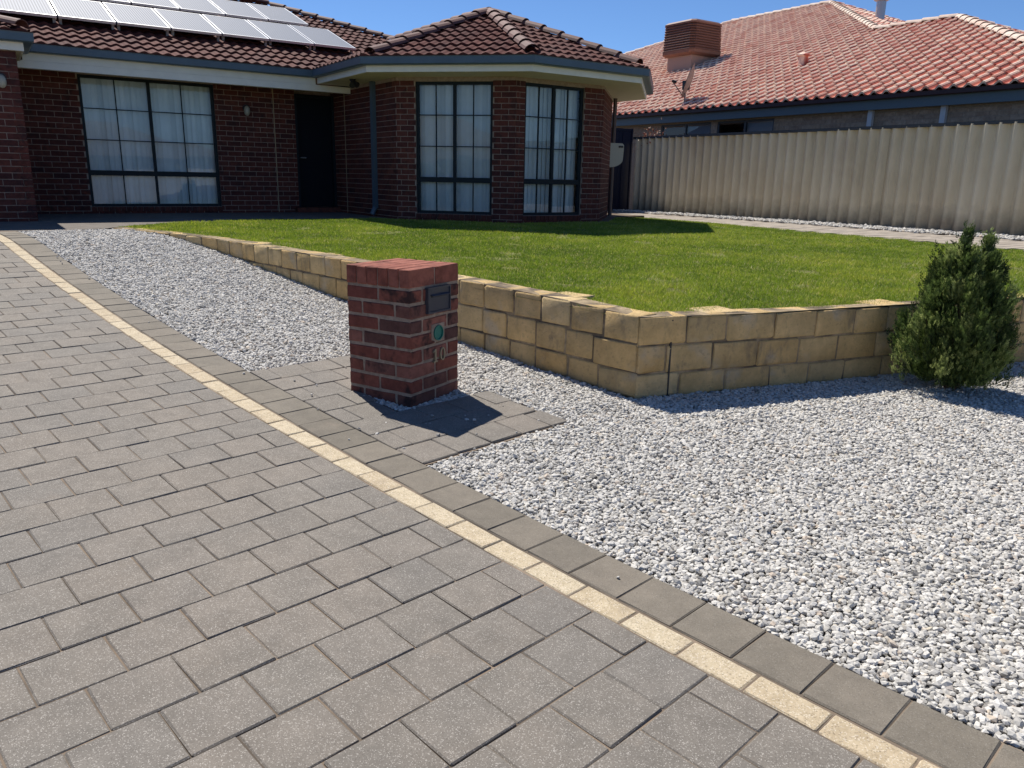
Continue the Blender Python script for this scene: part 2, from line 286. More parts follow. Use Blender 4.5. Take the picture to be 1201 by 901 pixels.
# ------------------------------------------------------------------ mesh helpers
def link(o, parent=None):
    COL.objects.link(o)
    if parent is not None: o.parent = parent
    return o
class MB:
    def __init__(s): s.v = []; s.f = []; s.t = []
    def add(s, verts, faces, tint=0.0):
        n = len(s.v); s.v.extend([tuple(p) for p in verts]); s.f.extend([tuple(i + n for i in f) for f in faces]); s.t.extend([tint] * len(verts))
    def box(s, x0, x1, y0, y1, z0, z1, tint=0.0, rot=0, c=None):
        P = [(x, y, z) for z in (z0, z1) for y in (y0, y1) for x in (x0, x1)]
        s.add(P, [(0, 2, 3, 1), (4, 5, 7, 6), (0, 1, 5, 4), (2, 6, 7, 3), (0, 4, 6, 2), (1, 3, 7, 5)], tint)
    def obox(s, p0, p1, half_w, z0, z1, tint=0.0, shift=0.0):
        """upright box along the plan line p0-p1, half_w to each side, shifted along its left normal"""
        p0 = np.array(p0, float); p1 = np.array(p1, float); d = (p1 - p0) / np.linalg.norm(p1 - p0); n = np.array([-d[1], d[0]])
        a = [p0 + n * (shift - half_w), p1 + n * (shift - half_w), p1 + n * (shift + half_w), p0 + n * (shift + half_w)]
        s.prism(a, z0, z1, tint)
    def prism(s, poly, z0, z1, tint=0.0):
        n = len(poly); P = [(*p, z0) for p in poly] + [(*p, z1) for p in poly]
        s.add(P, [tuple(range(n))[::-1], tuple(range(n, 2 * n))] + [(i, (i + 1) % n, n + (i + 1) % n, n + i) for i in range(n)], tint)
    def tube(s, pts, r, seg=8, tint=0.0, caps=True):
        pts = [np.array(p, float) for p in pts]; rs = r if isinstance(r, (list, tuple)) else [r] * len(pts); V = []; F = []
        for i, p in enumerate(pts):
            d = pts[min(i + 1, len(pts) - 1)] - pts[max(i - 1, 0)]; d = d / np.linalg.norm(d)
            h = np.array([0, 0, 1.]) if abs(d[2]) < .9 else np.array([1., 0, 0]); e1 = np.cross(d, h); e1 /= np.linalg.norm(e1); e2 = np.cross(d, e1)
            for k in range(seg):
                a = 2 * math.pi * k / seg; V.append(p + rs[i] * (math.cos(a) * e1 + math.sin(a) * e2))
        for i in range(len(pts) - 1):
            for k in range(seg):
                a, b = i * seg + k, i * seg + (k + 1) % seg; F.append((a, b, b + seg, a + seg))
        if caps: F.append(tuple(range(seg))[::-1]); F.append(tuple(range((len(pts) - 1) * seg, len(pts) * seg)))
        s.add(V, F, tint)
    def mesh(s, name, mat, off=(0, 0, 0), smooth=False):
        me = bpy.data.meshes.new(name); o = np.array(off, float)
        me.from_pydata([tuple(np.array(p) - o) for p in s.v], [], s.f)
        if any(s.t):
            at = me.attributes.new('tint', 'FLOAT', 'POINT'); at.data.foreach_set('value', np.array(s.t, np.float32))
        me.materials.append(mat)
        if smooth: me.polygons.foreach_set('use_smooth', [True] * len(me.polygons))
        me.update(); return me
    def build(s, name, mat, parent=None, off=None, smooth=False):
        if off is None: off = BASE.get(parent.name, (0, 0, 0)) if parent is not None else (0, 0, 0)
        return link(bpy.data.objects.new(name, s.mesh(name, mat, off, smooth)), parent)
BASE = {}
def thing(name, label, cat, base=(0, 0, 0), frame=None, group=None):
    """an Empty at the thing's base. frame: 'uv' house axes, 'ab' drive axes, None world axes; base given in that frame"""
    o = bpy.data.objects.new(name, None); o.empty_display_size = .2; COL.objects.link(o)
    if frame == 'uv': p = UVw(base[0], base[1]); o.location = (p[0], p[1], base[2]); o.rotation_euler.z = AU
    elif frame == 'ab': p = ABw(base[1], base[0]); o.location = (p[0], p[1], base[2]); o.rotation_euler.z = AT
    else: o.location = base
    o['label'] = label; o['category'] = cat
    if group: o['group'] = group
    BASE[o.name] = tuple(base); return o
def inst(name, me, parent, loc, rot=(0, 0, 0), scale=(1, 1, 1), root=None):
    o = bpy.data.objects.new(name, me); COL.objects.link(o); o.parent = parent
    b = BASE[(root or parent).name]; o.location = (loc[0] - b[0], loc[1] - b[1], loc[2] - b[2]); o.rotation_euler = rot; o.scale = scale; return o
def sub(o, parent): o.parent = parent; return o
def stuff(o): o['kind'] = 'stuff'; return o
def struct(o, label=None):
    o['kind'] = 'structure'
    if label: o['label'] = label
    return o
def npmesh(name, V, F, mat, tint=None, smooth=False):
    """V (n,3), F (m,k) arrays"""
    me = bpy.data.meshes.new(name); k = F.shape[1]
    me.vertices.add(len(V)); me.vertices.foreach_set('co', np.ascontiguousarray(V, np.float32).ravel())
    me.loops.add(F.size); me.loops.foreach_set('vertex_index', np.ascontiguousarray(F, np.int32).ravel())
    me.polygons.add(len(F)); me.polygons.foreach_set('loop_start', np.arange(0, F.size, k, dtype=np.int32))
    try: me.polygons.foreach_set('loop_total', np.full(len(F), k, np.int32))
    except Exception: pass
    me.polygons.foreach_set('use_smooth', np.full(len(F), smooth))
    if tint is not None:
        at = me.attributes.new('tint', 'FLOAT', 'POINT'); at.data.foreach_set('value', np.ascontiguousarray(tint, np.float32))
    me.materials.append(mat); me.update(calc_edges=True); me.validate(); return me
def chamfer_box(sx, sy, sz, c, jit=0.0, rs=None):
    """box 0-centred in x,y, top at z=0, chamfered on all edges"""
    V = []; F = []
    hx, hy = sx / 2, sy / 2
    bm = bmesh.new(); bmesh.ops.create_cube(bm, size=1)
    for v in bm.verts: v.co = Vector((v.co.x * sx, v.co.y * sy, (v.co.z - .5) * sz))
    bmesh.ops.bevel(bm, geom=list(bm.edges), offset=c, segments=1, affect='EDGES', profile=.5)
    if jit:
        for v in bm.verts: v.co += Vector([random.uniform(-jit, jit) for _ in range(3)])
    bm.verts.ensure_lookup_table(); V = [tuple(v.co) for v in bm.verts]; F = [tuple(v.index for v in f.verts) for f in bm.faces]; bm.free(); return V, F
def inpoly(P, poly):
    x, y = P[:, 0], P[:, 1]; c = np.zeros(len(P), bool); n = len(poly); j = n - 1
    for i in range(n):
        xi, yi = poly[i]; xj, yj = poly[j]
        cond = ((yi > y) != (yj > y)) & (x < (xj - xi) * (y - yi) / (yj - yi + 1e-12) + xi); c ^= cond; j = i
    return c
def segdist(P, a, b):
    a = np.array(a); b = np.array(b); d = b - a; t = np.clip(((P - a) @ d) / (d @ d), 0, 1); q = a + t[:, None] * d; return np.hypot(*(P - q).T)

# ------------------------------------------------------------------ ground sheet
def lerp_smooth(x, a, b): t = np.clip((x - a) / (b - a), 0, 1); return t * t * (3 - 2 * t)
def ground_z(x, y):
    a, b = w2ab(x, y); uu, vv = w2uv(x, y)
    z = zprof(a); return z * (1 - lerp_smooth(uu, 8.5, 11.0)) + (ZO - .80) * lerp_smooth(uu, 8.5, 11.0)
xs = np.unique(np.r_[np.linspace(-900, -40, 12), np.linspace(-40, -12, 15), np.linspace(-12, 16, 113), np.linspace(16, 40, 13), np.linspace(40, 900, 12)])
ys = np.unique(np.r_[np.linspace(-900, -40, 12), np.linspace(-40, -4, 19), np.linspace(-4, 18, 89), np.linspace(18, 45, 14), np.linspace(45, 900, 12)])
X, Y = np.meshgrid(xs, ys); Zg = ground_z(X, Y) - .12
V = np.c_[X.ravel(), Y.ravel(), Zg.ravel()]; nx = len(xs)
I = np.arange(len(V)).reshape(X.shape); F = np.stack([I[:-1, :-1].ravel(), I[:-1, 1:].ravel(), I[1:, 1:].ravel(), I[1:, :-1].ravel()], 1)
g = link(bpy.data.objects.new('ground', npmesh('ground', V, F, M['soil'], smooth=True))); struct(g, 'bare ground under the paving, gravel and lawn')

# ------------------------------------------------------------------ driveway: pavers, cream line, border
AN = np.array([-1.27,-1.03,-.80,-.57,-.34,-.11,.11,.33,.57,.79,1.01,1.24,1.48,1.69,1.92,2.14,2.34,2.55,2.76,2.97,3.18,3.39,3.58,3.77,3.99,4.21,4.42,4.63,4.82,5.04,5.24,5.44,5.67,5.87,6.08,6.28,6.49,6.70,6.90,7.08,7.24,7.46])
NN = -5.45 + np.arange(len(AN)); pfN = np.polyfit(NN, AN, 2)
def an(n):                                 # distance along the drive of course line n
    n = np.asarray(n, float); c = np.clip(n, -6, 37)
    return np.polyval(pfN, c) + np.where(n < -6, (n + 6) * .2325, 0) + np.where(n > 37, (n - 37) * .20, 0)
drv = bpy.data.objects.new('driveway', None); COL.objects.link(drv)
bp = ABw(0, 0); drv.location = (bp[0], bp[1], zprof(0).item()); drv.rotation_euler.z = AT; struct(drv, 'grey square-paved driveway with a cream paver line along its edge'); BASE[drv.name] = (0, 0, zprof(0).item())
def strip_sheet(name, b0, b1, a0, a1, dz, mat, parent=None, na=60, nb=2):
    A = np.linspace(a0, a1, na); B = np.linspace(b0, b1, nb); mb = MB()
    P = [(b, a, zprof(a).item() + dz) for a in A for b in B]
    mb.add(P, [(i * nb + j, i * nb + j + 1, (i + 1) * nb + j + 1, (i + 1) * nb + j) for i in range(na - 1) for j in range(nb - 1)])
    return mb.build(name, mat, parent, smooth=True)
strip_sheet('joint_bed', -5.2, .345, -3.2, 8.75, -.006, M['sand'], drv)
PAD = [(.345, .93), (1.415, .93), (1.415, 1.66), (.725, 1.66), (.725, 2.24), (1.415, 2.24), (1.415, 2.83), (.345, 2.83)]   # (b, a)
strip_sheet('pad_bed', .345, 1.415, .935, 1.655, -.011, M['sand'], drv, 8)
strip_sheet('pad_bed', .345, .725, 1.655, 2.24, -.011, M['sand'], drv, 8)
strip_sheet('pad_bed', .345, 1.415, 2.24, 2.825, -.011, M['sand'], drv, 8)
PV = [MB() for _ in range(5)]
paver_me = []
for i in range(5):
    V_, F_ = chamfer_box(1, 1, 1, .001); 
    V_, F_ = chamfer_box(.2285, .2285, .055, .0045, .0012); mb = MB(); mb.add(V_, F_); paver_me.append((mb.mesh('paver', M['paver']), V_, F_))
border_me = []
for i in range(3):
    V_, F_ = chamfer_box(.2285, .2285, .055, .0045, .0012); mb = MB(); mb.add(V_, F_); border_me.append((mb.mesh('border_paver', M['border']), V_, F_))
cream_me = []
for i in range(3):
    V_, F_ = chamfer_box(.2285, .106, .055, .005, .0015); 
    V_ = [(y, x, z) for x, y, z in V_]; F_ = [f[::-1] for f in F_]
    mb = MB(); mb.add(V_, F_); cream_me.append((mb.mesh('cream_paver', M['cream']), V_, F_))
cand = []
def put_paver(kind, b, a, w_, l_, full_w, full_l, rz=0):
    z = zprof(a).item() + random.uniform(-.0022, .0022); sl = math.atan2(float(zprof(a + .05) - zprof(a - .05)), .1)
    rx = sl + random.gauss(0, .004); ry = random.gauss(0, .004); rz = rz + random.gauss(0, .006)
    p = ABw(a, b); px = proj(p[0], p[1], z)
    if px[2] > .3:
        inview = -60 < px[0] < 1260 and -20 < px[1] < 960; size = (910 / px[2]) ** 2 * w_ * l_ * .5
    else: inview, size = False, 0
    cand.append((size if inview else 0, kind, b, a, z, rx, ry, rz, w_ / full_w, l_ / full_l))
for n in range(-11, 41):
    a0, a1 = float(an(n)), float(an(n + 1)); l_ = a1 - a0 - .004; a = (a0 + a1) / 2
    off = .5 if (n % 2) == 0 else 0      # course n (between lines n and n+1): n even -> half paver beside the cream line
    # line index here counts up the drive: course line k = -s
    b = -.004
    first = True
    while b > -5.0:
        w_ = .2325 if not (first and (n % 2) == 1) else .2325 / 2
        put_paver('paver', b - w_ / 2, a, w_ - .004, l_, .2285, .2285); b -= w_; first = False
for n in range(-11, 41):                   # border row on the gravel side
    a0, a1 = float(an(n)), float(an(n + 1)); put_paver('border_paver', .12 + .1115, (a0 + a1) / 2, .221, a1 - a0 - .004, .2285, .2285)
for n in range(-11, 41):
    a0, a1 = float(an(n - .45)), float(an(n + .55)); put_paver('cream_paver', .056, (a0 + a1) / 2, .106, a1 - a0 - .005, .106, .2285)
# pad round the letterbox
for r_ in range(8):
    a0 = .95 + r_ * .2335; a = a0 + .117; b = .348 + (0 if r_ % 2 else -.0)
    if r_ % 2: 
        put_paver('paver', .348 + .057, a, .112, .229, .2285, .2285); b = .348 + .1165
    while b < 1.40:
        w_ = min(.2325, 1.42 - b)
        lo, hi = b, b + w_
        if a > 1.62 and a < 2.2:          # the letterbox stands here
            if lo > .70: b += w_; continue
            hi = min(hi, .725); w_ = hi - lo
        if w_ > .05: put_paver('paver', (lo + hi) / 2, a + random.uniform(-.004, .004), w_ - .004, .229, .2285, .2285, random.gauss(0, .01))
        b += .2325
cand.sort(key=lambda c: -c[0])
cnt = {'paver': 0, 'border_paver': 0, 'cream_paver': 0}; lim = {'paver': 295, 'border_paver': 90, 'cream_paver': 90}
meshes = {'paver': paver_me, 'border_paver': border_me, 'cream_paver': cream_me}
rest = {k: MB() for k in cnt}
for size, kind, b, a, z, rx, ry, rz, fx, fy in cand:
    me, V_, F_ = random.choice(meshes[kind])
    if size > 0 and cnt[kind] < lim[kind]:
        cnt[kind] += 1; inst(kind, me, drv, (b, a, z), (rx, ry, rz), (fx, fy, 1))
    else:
        m4 = Matrix.LocRotScale(Vector((b, a, z)), __import__('mathutils').Euler((rx, ry, rz)), Vector((fx, fy, 1)))
        rest[kind].add([m4 @ Vector(p) for p in V_], F_, random.random())
for k, nm in (('paver', 'distant_paving'), ('border_paver', 'distant_border'), ('cream_paver', 'distant_edging')):
    if rest[k].v: stuff(rest[k].build(nm, M[{'paver': 'paver', 'border_paver': 'border', 'cream_paver': 'cream'}[k]], drv))

# ------------------------------------------------------------------ lawn surface
CORN = (1.0, 2.12)
def rfac(b): return CORN[0] + (b - CORN[1]) * (-1.34 / 3.64)       # a of the right arm at b
WALL_L = [(8.82, 1.43), (8.35, 1.56), (7.91, 1.69), (7.2, 1.88), (6.4, 1.98), (5.3, 2.03), CORN]
ctl = [((8.82, 1.43), -.715), ((7.91, 1.69), -.727), ((6.4, 1.98), -.752), ((5.3, 2.03), -.765), ((4.0, 2.06), -.775), ((2.6, 2.08), -.79), ((1.6, 2.1), -.818), (CORN, -.85), ((rfac(3.7), 3.7), -.885), ((rfac(4.6), 4.6), -.885), ((rfac(5.76), 5.76), -.905), ((rfac(8), 8), -.90), ((rfac(11), 11), -.87)]
for uu, vv, z in [(2, 11.9, -.70), (3.6, 12.5, -.70), (5.6, 12.3, -.70), (7.2, 10.6, -.70), (9.1, 10.6, -.70), (10.5, 12.2, -.72), (11.7, 12.5, -.76), (11.7, 9, -.775), (11.7, 6, -.80), (11.7, 3, -.83)]: ctl.append((uv2ab(uu, vv), z))
CP = np.array([c[0] for c in ctl]); CZ = np.array([c[1] for c in ctl])
def tps(r): return np.where(r > 1e-9, r * r * np.log(r + 1e-12), 0)
Kc = tps(np.hypot(CP[:, None, 0] - CP[None, :, 0], CP[:, None, 1] - CP[None, :, 1])) + np.eye(len(CP)) * .15
Pm = np.c_[np.ones(len(CP)), CP]; sol = np.linalg.solve(np.block([[Kc, Pm], [Pm.T, np.zeros((3, 3))]]), np.r_[CZ, 0, 0, 0])
def lawn_z(a, b):
    a = np.asarray(a, float); b = np.asarray(b, float); r = tps(np.hypot(a[..., None] - CP[:, 0], b[..., None] - CP[:, 1]))
    return r @ sol[:-3] + sol[-3] + sol[-2] * a + sol[-1] * b + ZO
house_edge = [(1.364, 11.177), (1.62, 11.5), (2.4, 12.05), (3.57, 12.48), (5.55, 12.42), (5.75, 12.0), (7.2, 10.52), (9.1, 10.52), (10.75, 12.2), (11.7, 12.4)]
LAWN = [tuple(p) for p in WALL_L[::-1]]                                  # ab
LAWN = [(rfac(11.2), 11.2)] + LAWN + [uv2ab(*p) for p in house_edge[1:]] + [uv2ab(11.7, 3.0)]
# keep inside the path edge
LAWN[0] = uv2ab(11.7, 2.1)
mb = MB()
la = np.arange(-3.6, 10.5, .25); lb = np.arange(1.0, 14.5, .25)
def clip_poly(poly, p, q):                     # keep the left side of p->q
    out = []
    for i in range(len(poly)):
        c, n = poly[i], poly[(i + 1) % len(poly)]
        sc = (q[0] - p[0]) * (c[1] - p[1]) - (q[1] - p[1]) * (c[0] - p[0]); sn = (q[0] - p[0]) * (n[1] - p[1]) - (q[1] - p[1]) * (n[0] - p[0])
        if sc >= 0: out.append(c)
        if sc * sn < 0: t = sc / (sc - sn); out.append(tuple(np.array(c) + t * (np.array(n) - np.array(c))))
    return out
import mathutils
from mathutils.geometry import delaunay_2d_cdt
GA, GB = np.meshgrid(la, lb, indexing='ij'); GP = np.c_[GA.ravel(), GB.ravel()]
poly = np.array(LAWN); ins = inpoly(GP, LAWN); dmin = np.min([segdist(GP, LAWN[i], LAWN[(i + 1) % len(LAWN)]) for i in range(len(LAWN))], 0)
pts = [Vector(p) for p in LAWN] + [Vector(p) for p in GP[ins & (dmin > .08)]]
ed = [(i, (i + 1) % len(LAWN)) for i in range(len(LAWN))]
vo, eo, fo, _, _, _ = delaunay_2d_cdt(pts, ed, [], 1, 1e-5)
va = np.array([tuple(v) for v in vo]); zz = lawn_z(va[:, 0], va[:, 1])
mb.add([(*ABw(a, b), z - .012) for (a, b), z in zip(va, zz)], [tuple(f)[::-1] for f in fo])
lw = mb.build('lawn', M['turf'], smooth=True); struct(lw, 'raised green lawn in front of the brick house')
for p_ in lw.data.polygons:
    pass
# grass blades
def grass(n):
    P = []
    lo, hi = poly.min(0), poly.max(0); tot = 0
    while tot < n:
        q = RS.uniform(lo, hi, (n, 2)); q = q[inpoly(q, LAWN)]
        wx = Q0[0] + q[:, 0] * D2[0] + q[:, 1] * T2[0]; wy = Q0[1] + q[:, 0] * D2[1] + q[:, 1] * T2[1]
        dist = np.hypot(wx, wy); keep = RS.rand(len(q)) < np.clip((5.2 / dist) ** 1.1, 0, 1); 
        az = np.degrees(np.arctan2(wx, wy)); keep &= (az > -44) & (az < 48)
        P.append(q[keep]); tot += keep.sum()
    return np.concatenate(P)[:n]
gp = grass(430000); n = len(gp)
gz = lawn_z(gp[:, 0], gp[:, 1]) - .014
wx = Q0[0] + gp[:, 0] * D2[0] + gp[:, 1] * T2[0]; wy = Q0[1] + gp[:, 0] * D2[1] + gp[:, 1] * T2[1]; dist = np.hypot(wx, wy)
def vnoise(x, y, s, seed):
    r = np.random.RandomState(seed); G = r.rand(64, 64); fx, fy = x * s, y * s; ix, iy = np.floor(fx).astype(int), np.floor(fy).astype(int); tx, ty = fx - ix, fy - iy
    tx = tx * tx * (3 - 2 * tx); ty = ty * ty * (3 - 2 * ty); g = lambda i, j: G[i % 64, j % 64]
    return (g(ix, iy) * (1 - tx) + g(ix + 1, iy) * tx) * (1 - ty) + (g(ix, iy + 1) * (1 - tx) + g(ix + 1, iy + 1) * tx) * ty
cl = .40 * vnoise(wx, wy, .9, 1) + .35 * vnoise(wx, wy, 3, 2) + .25 * vnoise(wx, wy, 9, 3)
hgt = (.013 + .022 * cl) * RS.uniform(.6, 1.35, n); wid = .0027 * np.sqrt(dist / 5) * RS.uniform(.8, 1.5, n)
ang = RS.uniform(0, 2 * np.pi, n); ln = RS.normal(0, .5, (n, 2)) * hgt[:, None]
ex, ey = np.cos(ang) * wid, np.sin(ang) * wid
V = np.empty((n, 3, 3)); V[:, 0] = np.c_[wx - ex, wy - ey, gz]; V[:, 1] = np.c_[wx + ex, wy + ey, gz]; V[:, 2] = np.c_[wx + ln[:, 0], wy + ln[:, 1], gz + hgt]
tn = np.clip(RS.normal(-.12, .16, n) + 1.15 * cl, 0, .92); dead = RS.rand(n) < .05 + .10 * (vnoise(wx, wy, 4, 5) > .74) + .12 * (vnoise(wx, wy, 14, 6) > .86); tn[dead] = RS.uniform(.95, 1, dead.sum())
wd_ = np.minimum(np.min([segdist(gp, WALL_L[i], WALL_L[i + 1]) for i in range(len(WALL_L) - 1)], 0), segdist(gp, CORN, (rfac(12), 12.)))
keep = (wd_ > np.where(gp[:, 0] > 5.5, .07, .14) + .06 * vnoise(wx, wy, 6, 14) - .05 * RS.rand(n) - .12 * (RS.rand(n) < .08)) & ~((vnoise(wx, wy, 3.1, 9) > .80) & (vnoise(wx, wy, 9, 10) > .35) & (RS.rand(n) < .8))
V = V[keep]; tn = tn[keep]; n = len(V)
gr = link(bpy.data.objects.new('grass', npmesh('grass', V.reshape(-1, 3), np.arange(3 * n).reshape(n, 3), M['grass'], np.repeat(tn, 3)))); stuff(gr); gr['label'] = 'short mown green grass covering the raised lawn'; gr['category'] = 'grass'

# ------------------------------------------------------------------ gravel
def gravel_bed_and_stones(name, label, region, spacing, rad, zf, box, seed):
    rs = np.random.RandomState(seed)
    (a0, a1), (b0, b1) = box
    A, B = np.meshgrid(np.arange(a0, a1, spacing), np.arange(b0, b1, spacing), indexing='ij')
    P = np.c_[A.ravel(), B.ravel()] + rs.uniform(-.5, .5, (A.size, 2)) * spacing
    P = P[region(P)]
    wx = Q0[0] + P[:, 0] * D2[0] + P[:, 1] * T2[0]; wy = Q0[1] + P[:, 0] * D2[1] + P[:, 1] * T2[1]
    az = np.degrees(np.arctan2(wx, wy)); k = (az > -50) & (az < 56) & (wy > .3); P, wx, wy = P[k], wx[k], wy[k]
    n = len(P); z = zf(P[:, 0], P[:, 1])
    r = rs.uniform(rad[0], rad[1], n) * np.where(rs.rand(n) < .12, 1.3, 1)
    hump = .010 * (vnoise(wx, wy, 2.2, seed) - .5) + .012 * (vnoise(wx, wy, 11, seed + 1) - .5)
    z = z + hump + rs.uniform(-.45, .60, n) * r
    bm = bmesh.new(); bmesh.ops.create_icosphere(bm, subdivisions=1, radius=1); base = np.array([v.co[:] for v in bm.verts]); tri = np.array([[v.index for v in f.verts] for f in bm.faces]); bm.free()
    var = []
    for i in range(10):
        d = base * rs.uniform(.72, 1.22, (12, 1)); d = d * np.array([1.25, .95, .72]) + rs.normal(0, .08, (12, 3)); var.append(d)
    var = np.array(var)[rs.randint(0, 10, n)]
    e = rs.uniform(-np.pi, np.pi, (n, 3)) * np.array([.16, .16, 1])
    cx_, sx_ = np.cos(e[:, 0]), np.sin(e[:, 0]); cy_, sy_ = np.cos(e[:, 1]), np.sin(e[:, 1]); cz_, sz_ = np.cos(e[:, 2]), np.sin(e[:, 2])
    Rm = np.empty((n, 3, 3)); Rm[:, 0, 0] = cz_ * cy_; Rm[:, 0, 1] = cz_ * sy_ * sx_ - sz_ * cx_; Rm[:, 0, 2] = cz_ * sy_ * cx_ + sz_ * sx_
    Rm[:, 1, 0] = sz_ * cy_; Rm[:, 1, 1] = sz_ * sy_ * sx_ + cz_ * cx_; Rm[:, 1, 2] = sz_ * sy_ * cx_ - cz_ * sx_; Rm[:, 2, 0] = -sy_; Rm[:, 2, 1] = cy_ * sx_; Rm[:, 2, 2] = cy_ * cx_
    V = np.einsum('nij,nkj->nki', Rm, var) * r[:, None, None] + np.stack([wx, wy, z], 1)[:, None, :]
    F = (tri[None] + 12 * np.arange(n)[:, None, None]).reshape(-1, 3)
    o = link(bpy.data.objects.new(name, npmesh(name, V.reshape(-1, 3), F, M['stone'], np.repeat(rs.rand(n), 12)))); stuff(o); o['label'] = label; o['category'] = 'gravel'
    return n
WALLPOLY = [(8.82, 1.43), (8.35, 1.56), (7.91, 1.69), (7.2, 1.88), (6.4, 1.98), (5.3, 2.03), CORN, (rfac(12), 12.)]
def front_of_wall(P):
    a, b = P[:, 0], P[:, 1]
    aw = np.array([p[0] for p in WALLPOLY[:7]])[::-1]; bw = np.array([p[1] for p in WALLPOLY[:7]])[::-1]
    left = b < np.interp(a, aw, bw) - .004
    return np.where(a > CORN[0], left, (b < CORN[1]) | (a < CORN[0] + (b - CORN[1]) * (-1.34 / 3.64) - .004))
PADAB = [(a, b) for b, a in PAD]
MBX = (.755, 1.222, 1.735, 2.202)          # letterbox b0,b1,a0,a1
def reg_right(P):
    a, b = P[:, 0], P[:, 1]
    return front_of_wall(P) & (b > .350) & ~inpoly(P, PADAB) & ~((b > MBX[0]) & (b < MBX[1]) & (a > MBX[2]) & (a < MBX[3]))
def reg_stray(P): a, b = P[:, 0], P[:, 1]; return (((b > .19) & (b <= .35)) | inpoly(P, PADAB)) & (np.random.RandomState(3).rand(len(P)) < .018 * np.clip((b - .16) / .16, .1, 1)) & ~((b > MBX[0]) & (b < MBX[1]) & (a > MBX[2]) & (a < MBX[3]))
def reg_near(P): return reg_right(P) & (P[:, 0] < 2.0)
def reg_far(P): return reg_right(P) & (P[:, 0] >= 2.0)
zg_ = lambda a, b: zprof(a) - .012
n1 = gravel_bed_and_stones('gravel', 'pale grey crushed gravel bed around the conifer, beside the driveway', reg_near, .0152, (.0082, .0138), zg_, ((-3.5, 2.0), (.34, 7.4)), 21)
n2 = gravel_bed_and_stones('gravel', 'pale grey gravel strip between the driveway and the left wall arm', reg_far, .0168, (.0092, .0146), zg_, ((2.0, 8.6), (.34, 2.1)), 22)
gravel_bed_and_stones('gravel', 'a few stray pale stones lying on the grey edge pavers', reg_stray, .03, (.006, .011), lambda a, b: zprof(a) + .004, ((-2.5, 7.5), (.19, 1.42)), 23)
def gravel_sheet():
    mb = MB(); A = np.arange(-3.6, 9.2, .2); B = np.arange(.33, 12.2, .2)
    def ok(a, b): return bool(front_of_wall(np.array([[a - .0, b - .1]]))[0])
    for i in range(len(A) - 1):
        for j in range(len(B) - 1):
            a0, a1, b0, b1 = A[i], A[i + 1], B[j], B[j + 1]
            ca, cb = (a0 + a1) / 2, (b0 + b1) / 2
            if not ok(ca - .15, cb - .1) and not ok(ca, cb): continue
            mb.add([(*ABw(a, b), zprof(a).item() - .026) for a, b in ((a0, b0), (a0, b1), (a1, b1), (a1, b0))], [(0, 1, 2, 3)])
    return mb.build('gravel_bed', M['bed'])
o = gravel_sheet(); struct(o, 'bed under the loose gravel')

# ------------------------------------------------------------------ limestone retaining wall
wallt = thing('retaining_wall', 'low cream limestone block retaining wall along the front of the lawn', 'wall', (*ABw(*CORN), ZO - 1.40))
def blockmesh(L, H, Dp):
    bm = bmesh.new(); bmesh.ops.create_cube(bm, size=1)
    for v in bm.verts: v.co = Vector((v.co.x * L, v.co.y * Dp, v.co.z * H))
    bmesh.ops.bevel(bm, geom=list(bm.edges), offset=random.uniform(.010, .018), segments=2, affect='EDGES', profile=.55)
    for v in bm.verts: v.co += Vector([random.gauss(0, .0028) for _ in range(3)])
    return bm
def wall_arm(path, ztop, lens, hs, zbot, depth=.20):
    """path: ab polyline; front face on the right-hand side of travel is the gravel side"""
    P = [ABw(*p) for p in path]; seg = [np.linalg.norm(P[i + 1] - P[i]) for i in range(len(P) - 1)]; cum = np.r_[0, np.cumsum(seg)]
    def at(s):
        i = min(max(np.searchsorted(cum, s, side='right') - 1, 0), len(seg) - 1); d = (P[i + 1] - P[i]) / seg[i]; return P[i] + d * (s - cum[i]), d
    tot = cum[-1]; base = np.array(wallt.location)
    for ci, h in enumerate(hs):
        s = 0; k = 0
        while s < tot - .04:
            L = lens * random.uniform(.88, 1.12)
            if k == 0 and ci % 2 == 1: L *= .55
            L = min(L, tot - s)
            if tot - s - L < .1: L = tot - s
            p, d = at(s + L / 2); nrm = np.array([d[1], -d[0]])
            zt = ztop(p) - sum(hs[:ci]) - .002; zb = zt - h
            if zb < zbot(p) - .16 and zt < zbot(p) - .01: s += L; k += 1; continue
            gap = .011; bm = blockmesh(L - gap, h - gap, depth)
            me = bpy.data.meshes.new('limestone_block'); bm.to_mesh(me); bm.free(); me.materials.append(M['lime'])
            for pf in me.polygons: pf.use_smooth = True
            o = bpy.data.objects.new('limestone_block', me); COL.objects.link(o); o.parent = wallt
            c = p - nrm * (depth / 2 - random.uniform(-.004, .005)); o.location = (c[0] - base[0], c[1] - base[1], (zt + zb) / 2 - base[2]); o.rotation_euler.z = math.atan2(d[1], d[0]) + random.gauss(0, .006)
            s += L; k += 1
    # mortar behind and between the blocks
    mb = MB(); ns = max(2, int(tot / .3)); ss = np.linspace(.01, tot - .01, ns)
    for i in range(ns - 1):
        for (q0, q1) in ((ss[i], ss[i + 1]),):
            p0, d0 = at(q0); p1, d1 = at(q1); n0 = np.array([d0[1], -d0[0]]); n1_ = np.array([d1[1], -d1[0]])
            t0, t1 = ztop(p0) - .006, ztop(p1) - .006
            f0, f1 = p0 - n0 * .009, p1 - n1_ * .009; k0, k1 = p0 - n0 * (depth - .012), p1 - n1_ * (depth - .012); zb = min(zbot(p0), zbot(p1)) - .12
            mb.add([(*f0, zb), (*f1, zb), (*f1, t1), (*f0, t0), (*k0, zb), (*k1, zb), (*k1, t1), (*k0, t0)], [(0, 1, 2, 3), (3, 2, 6, 7), (5, 4, 7, 6)])
    o = mb.build('mortar', M['limemortar'], wallt, off=tuple(base))
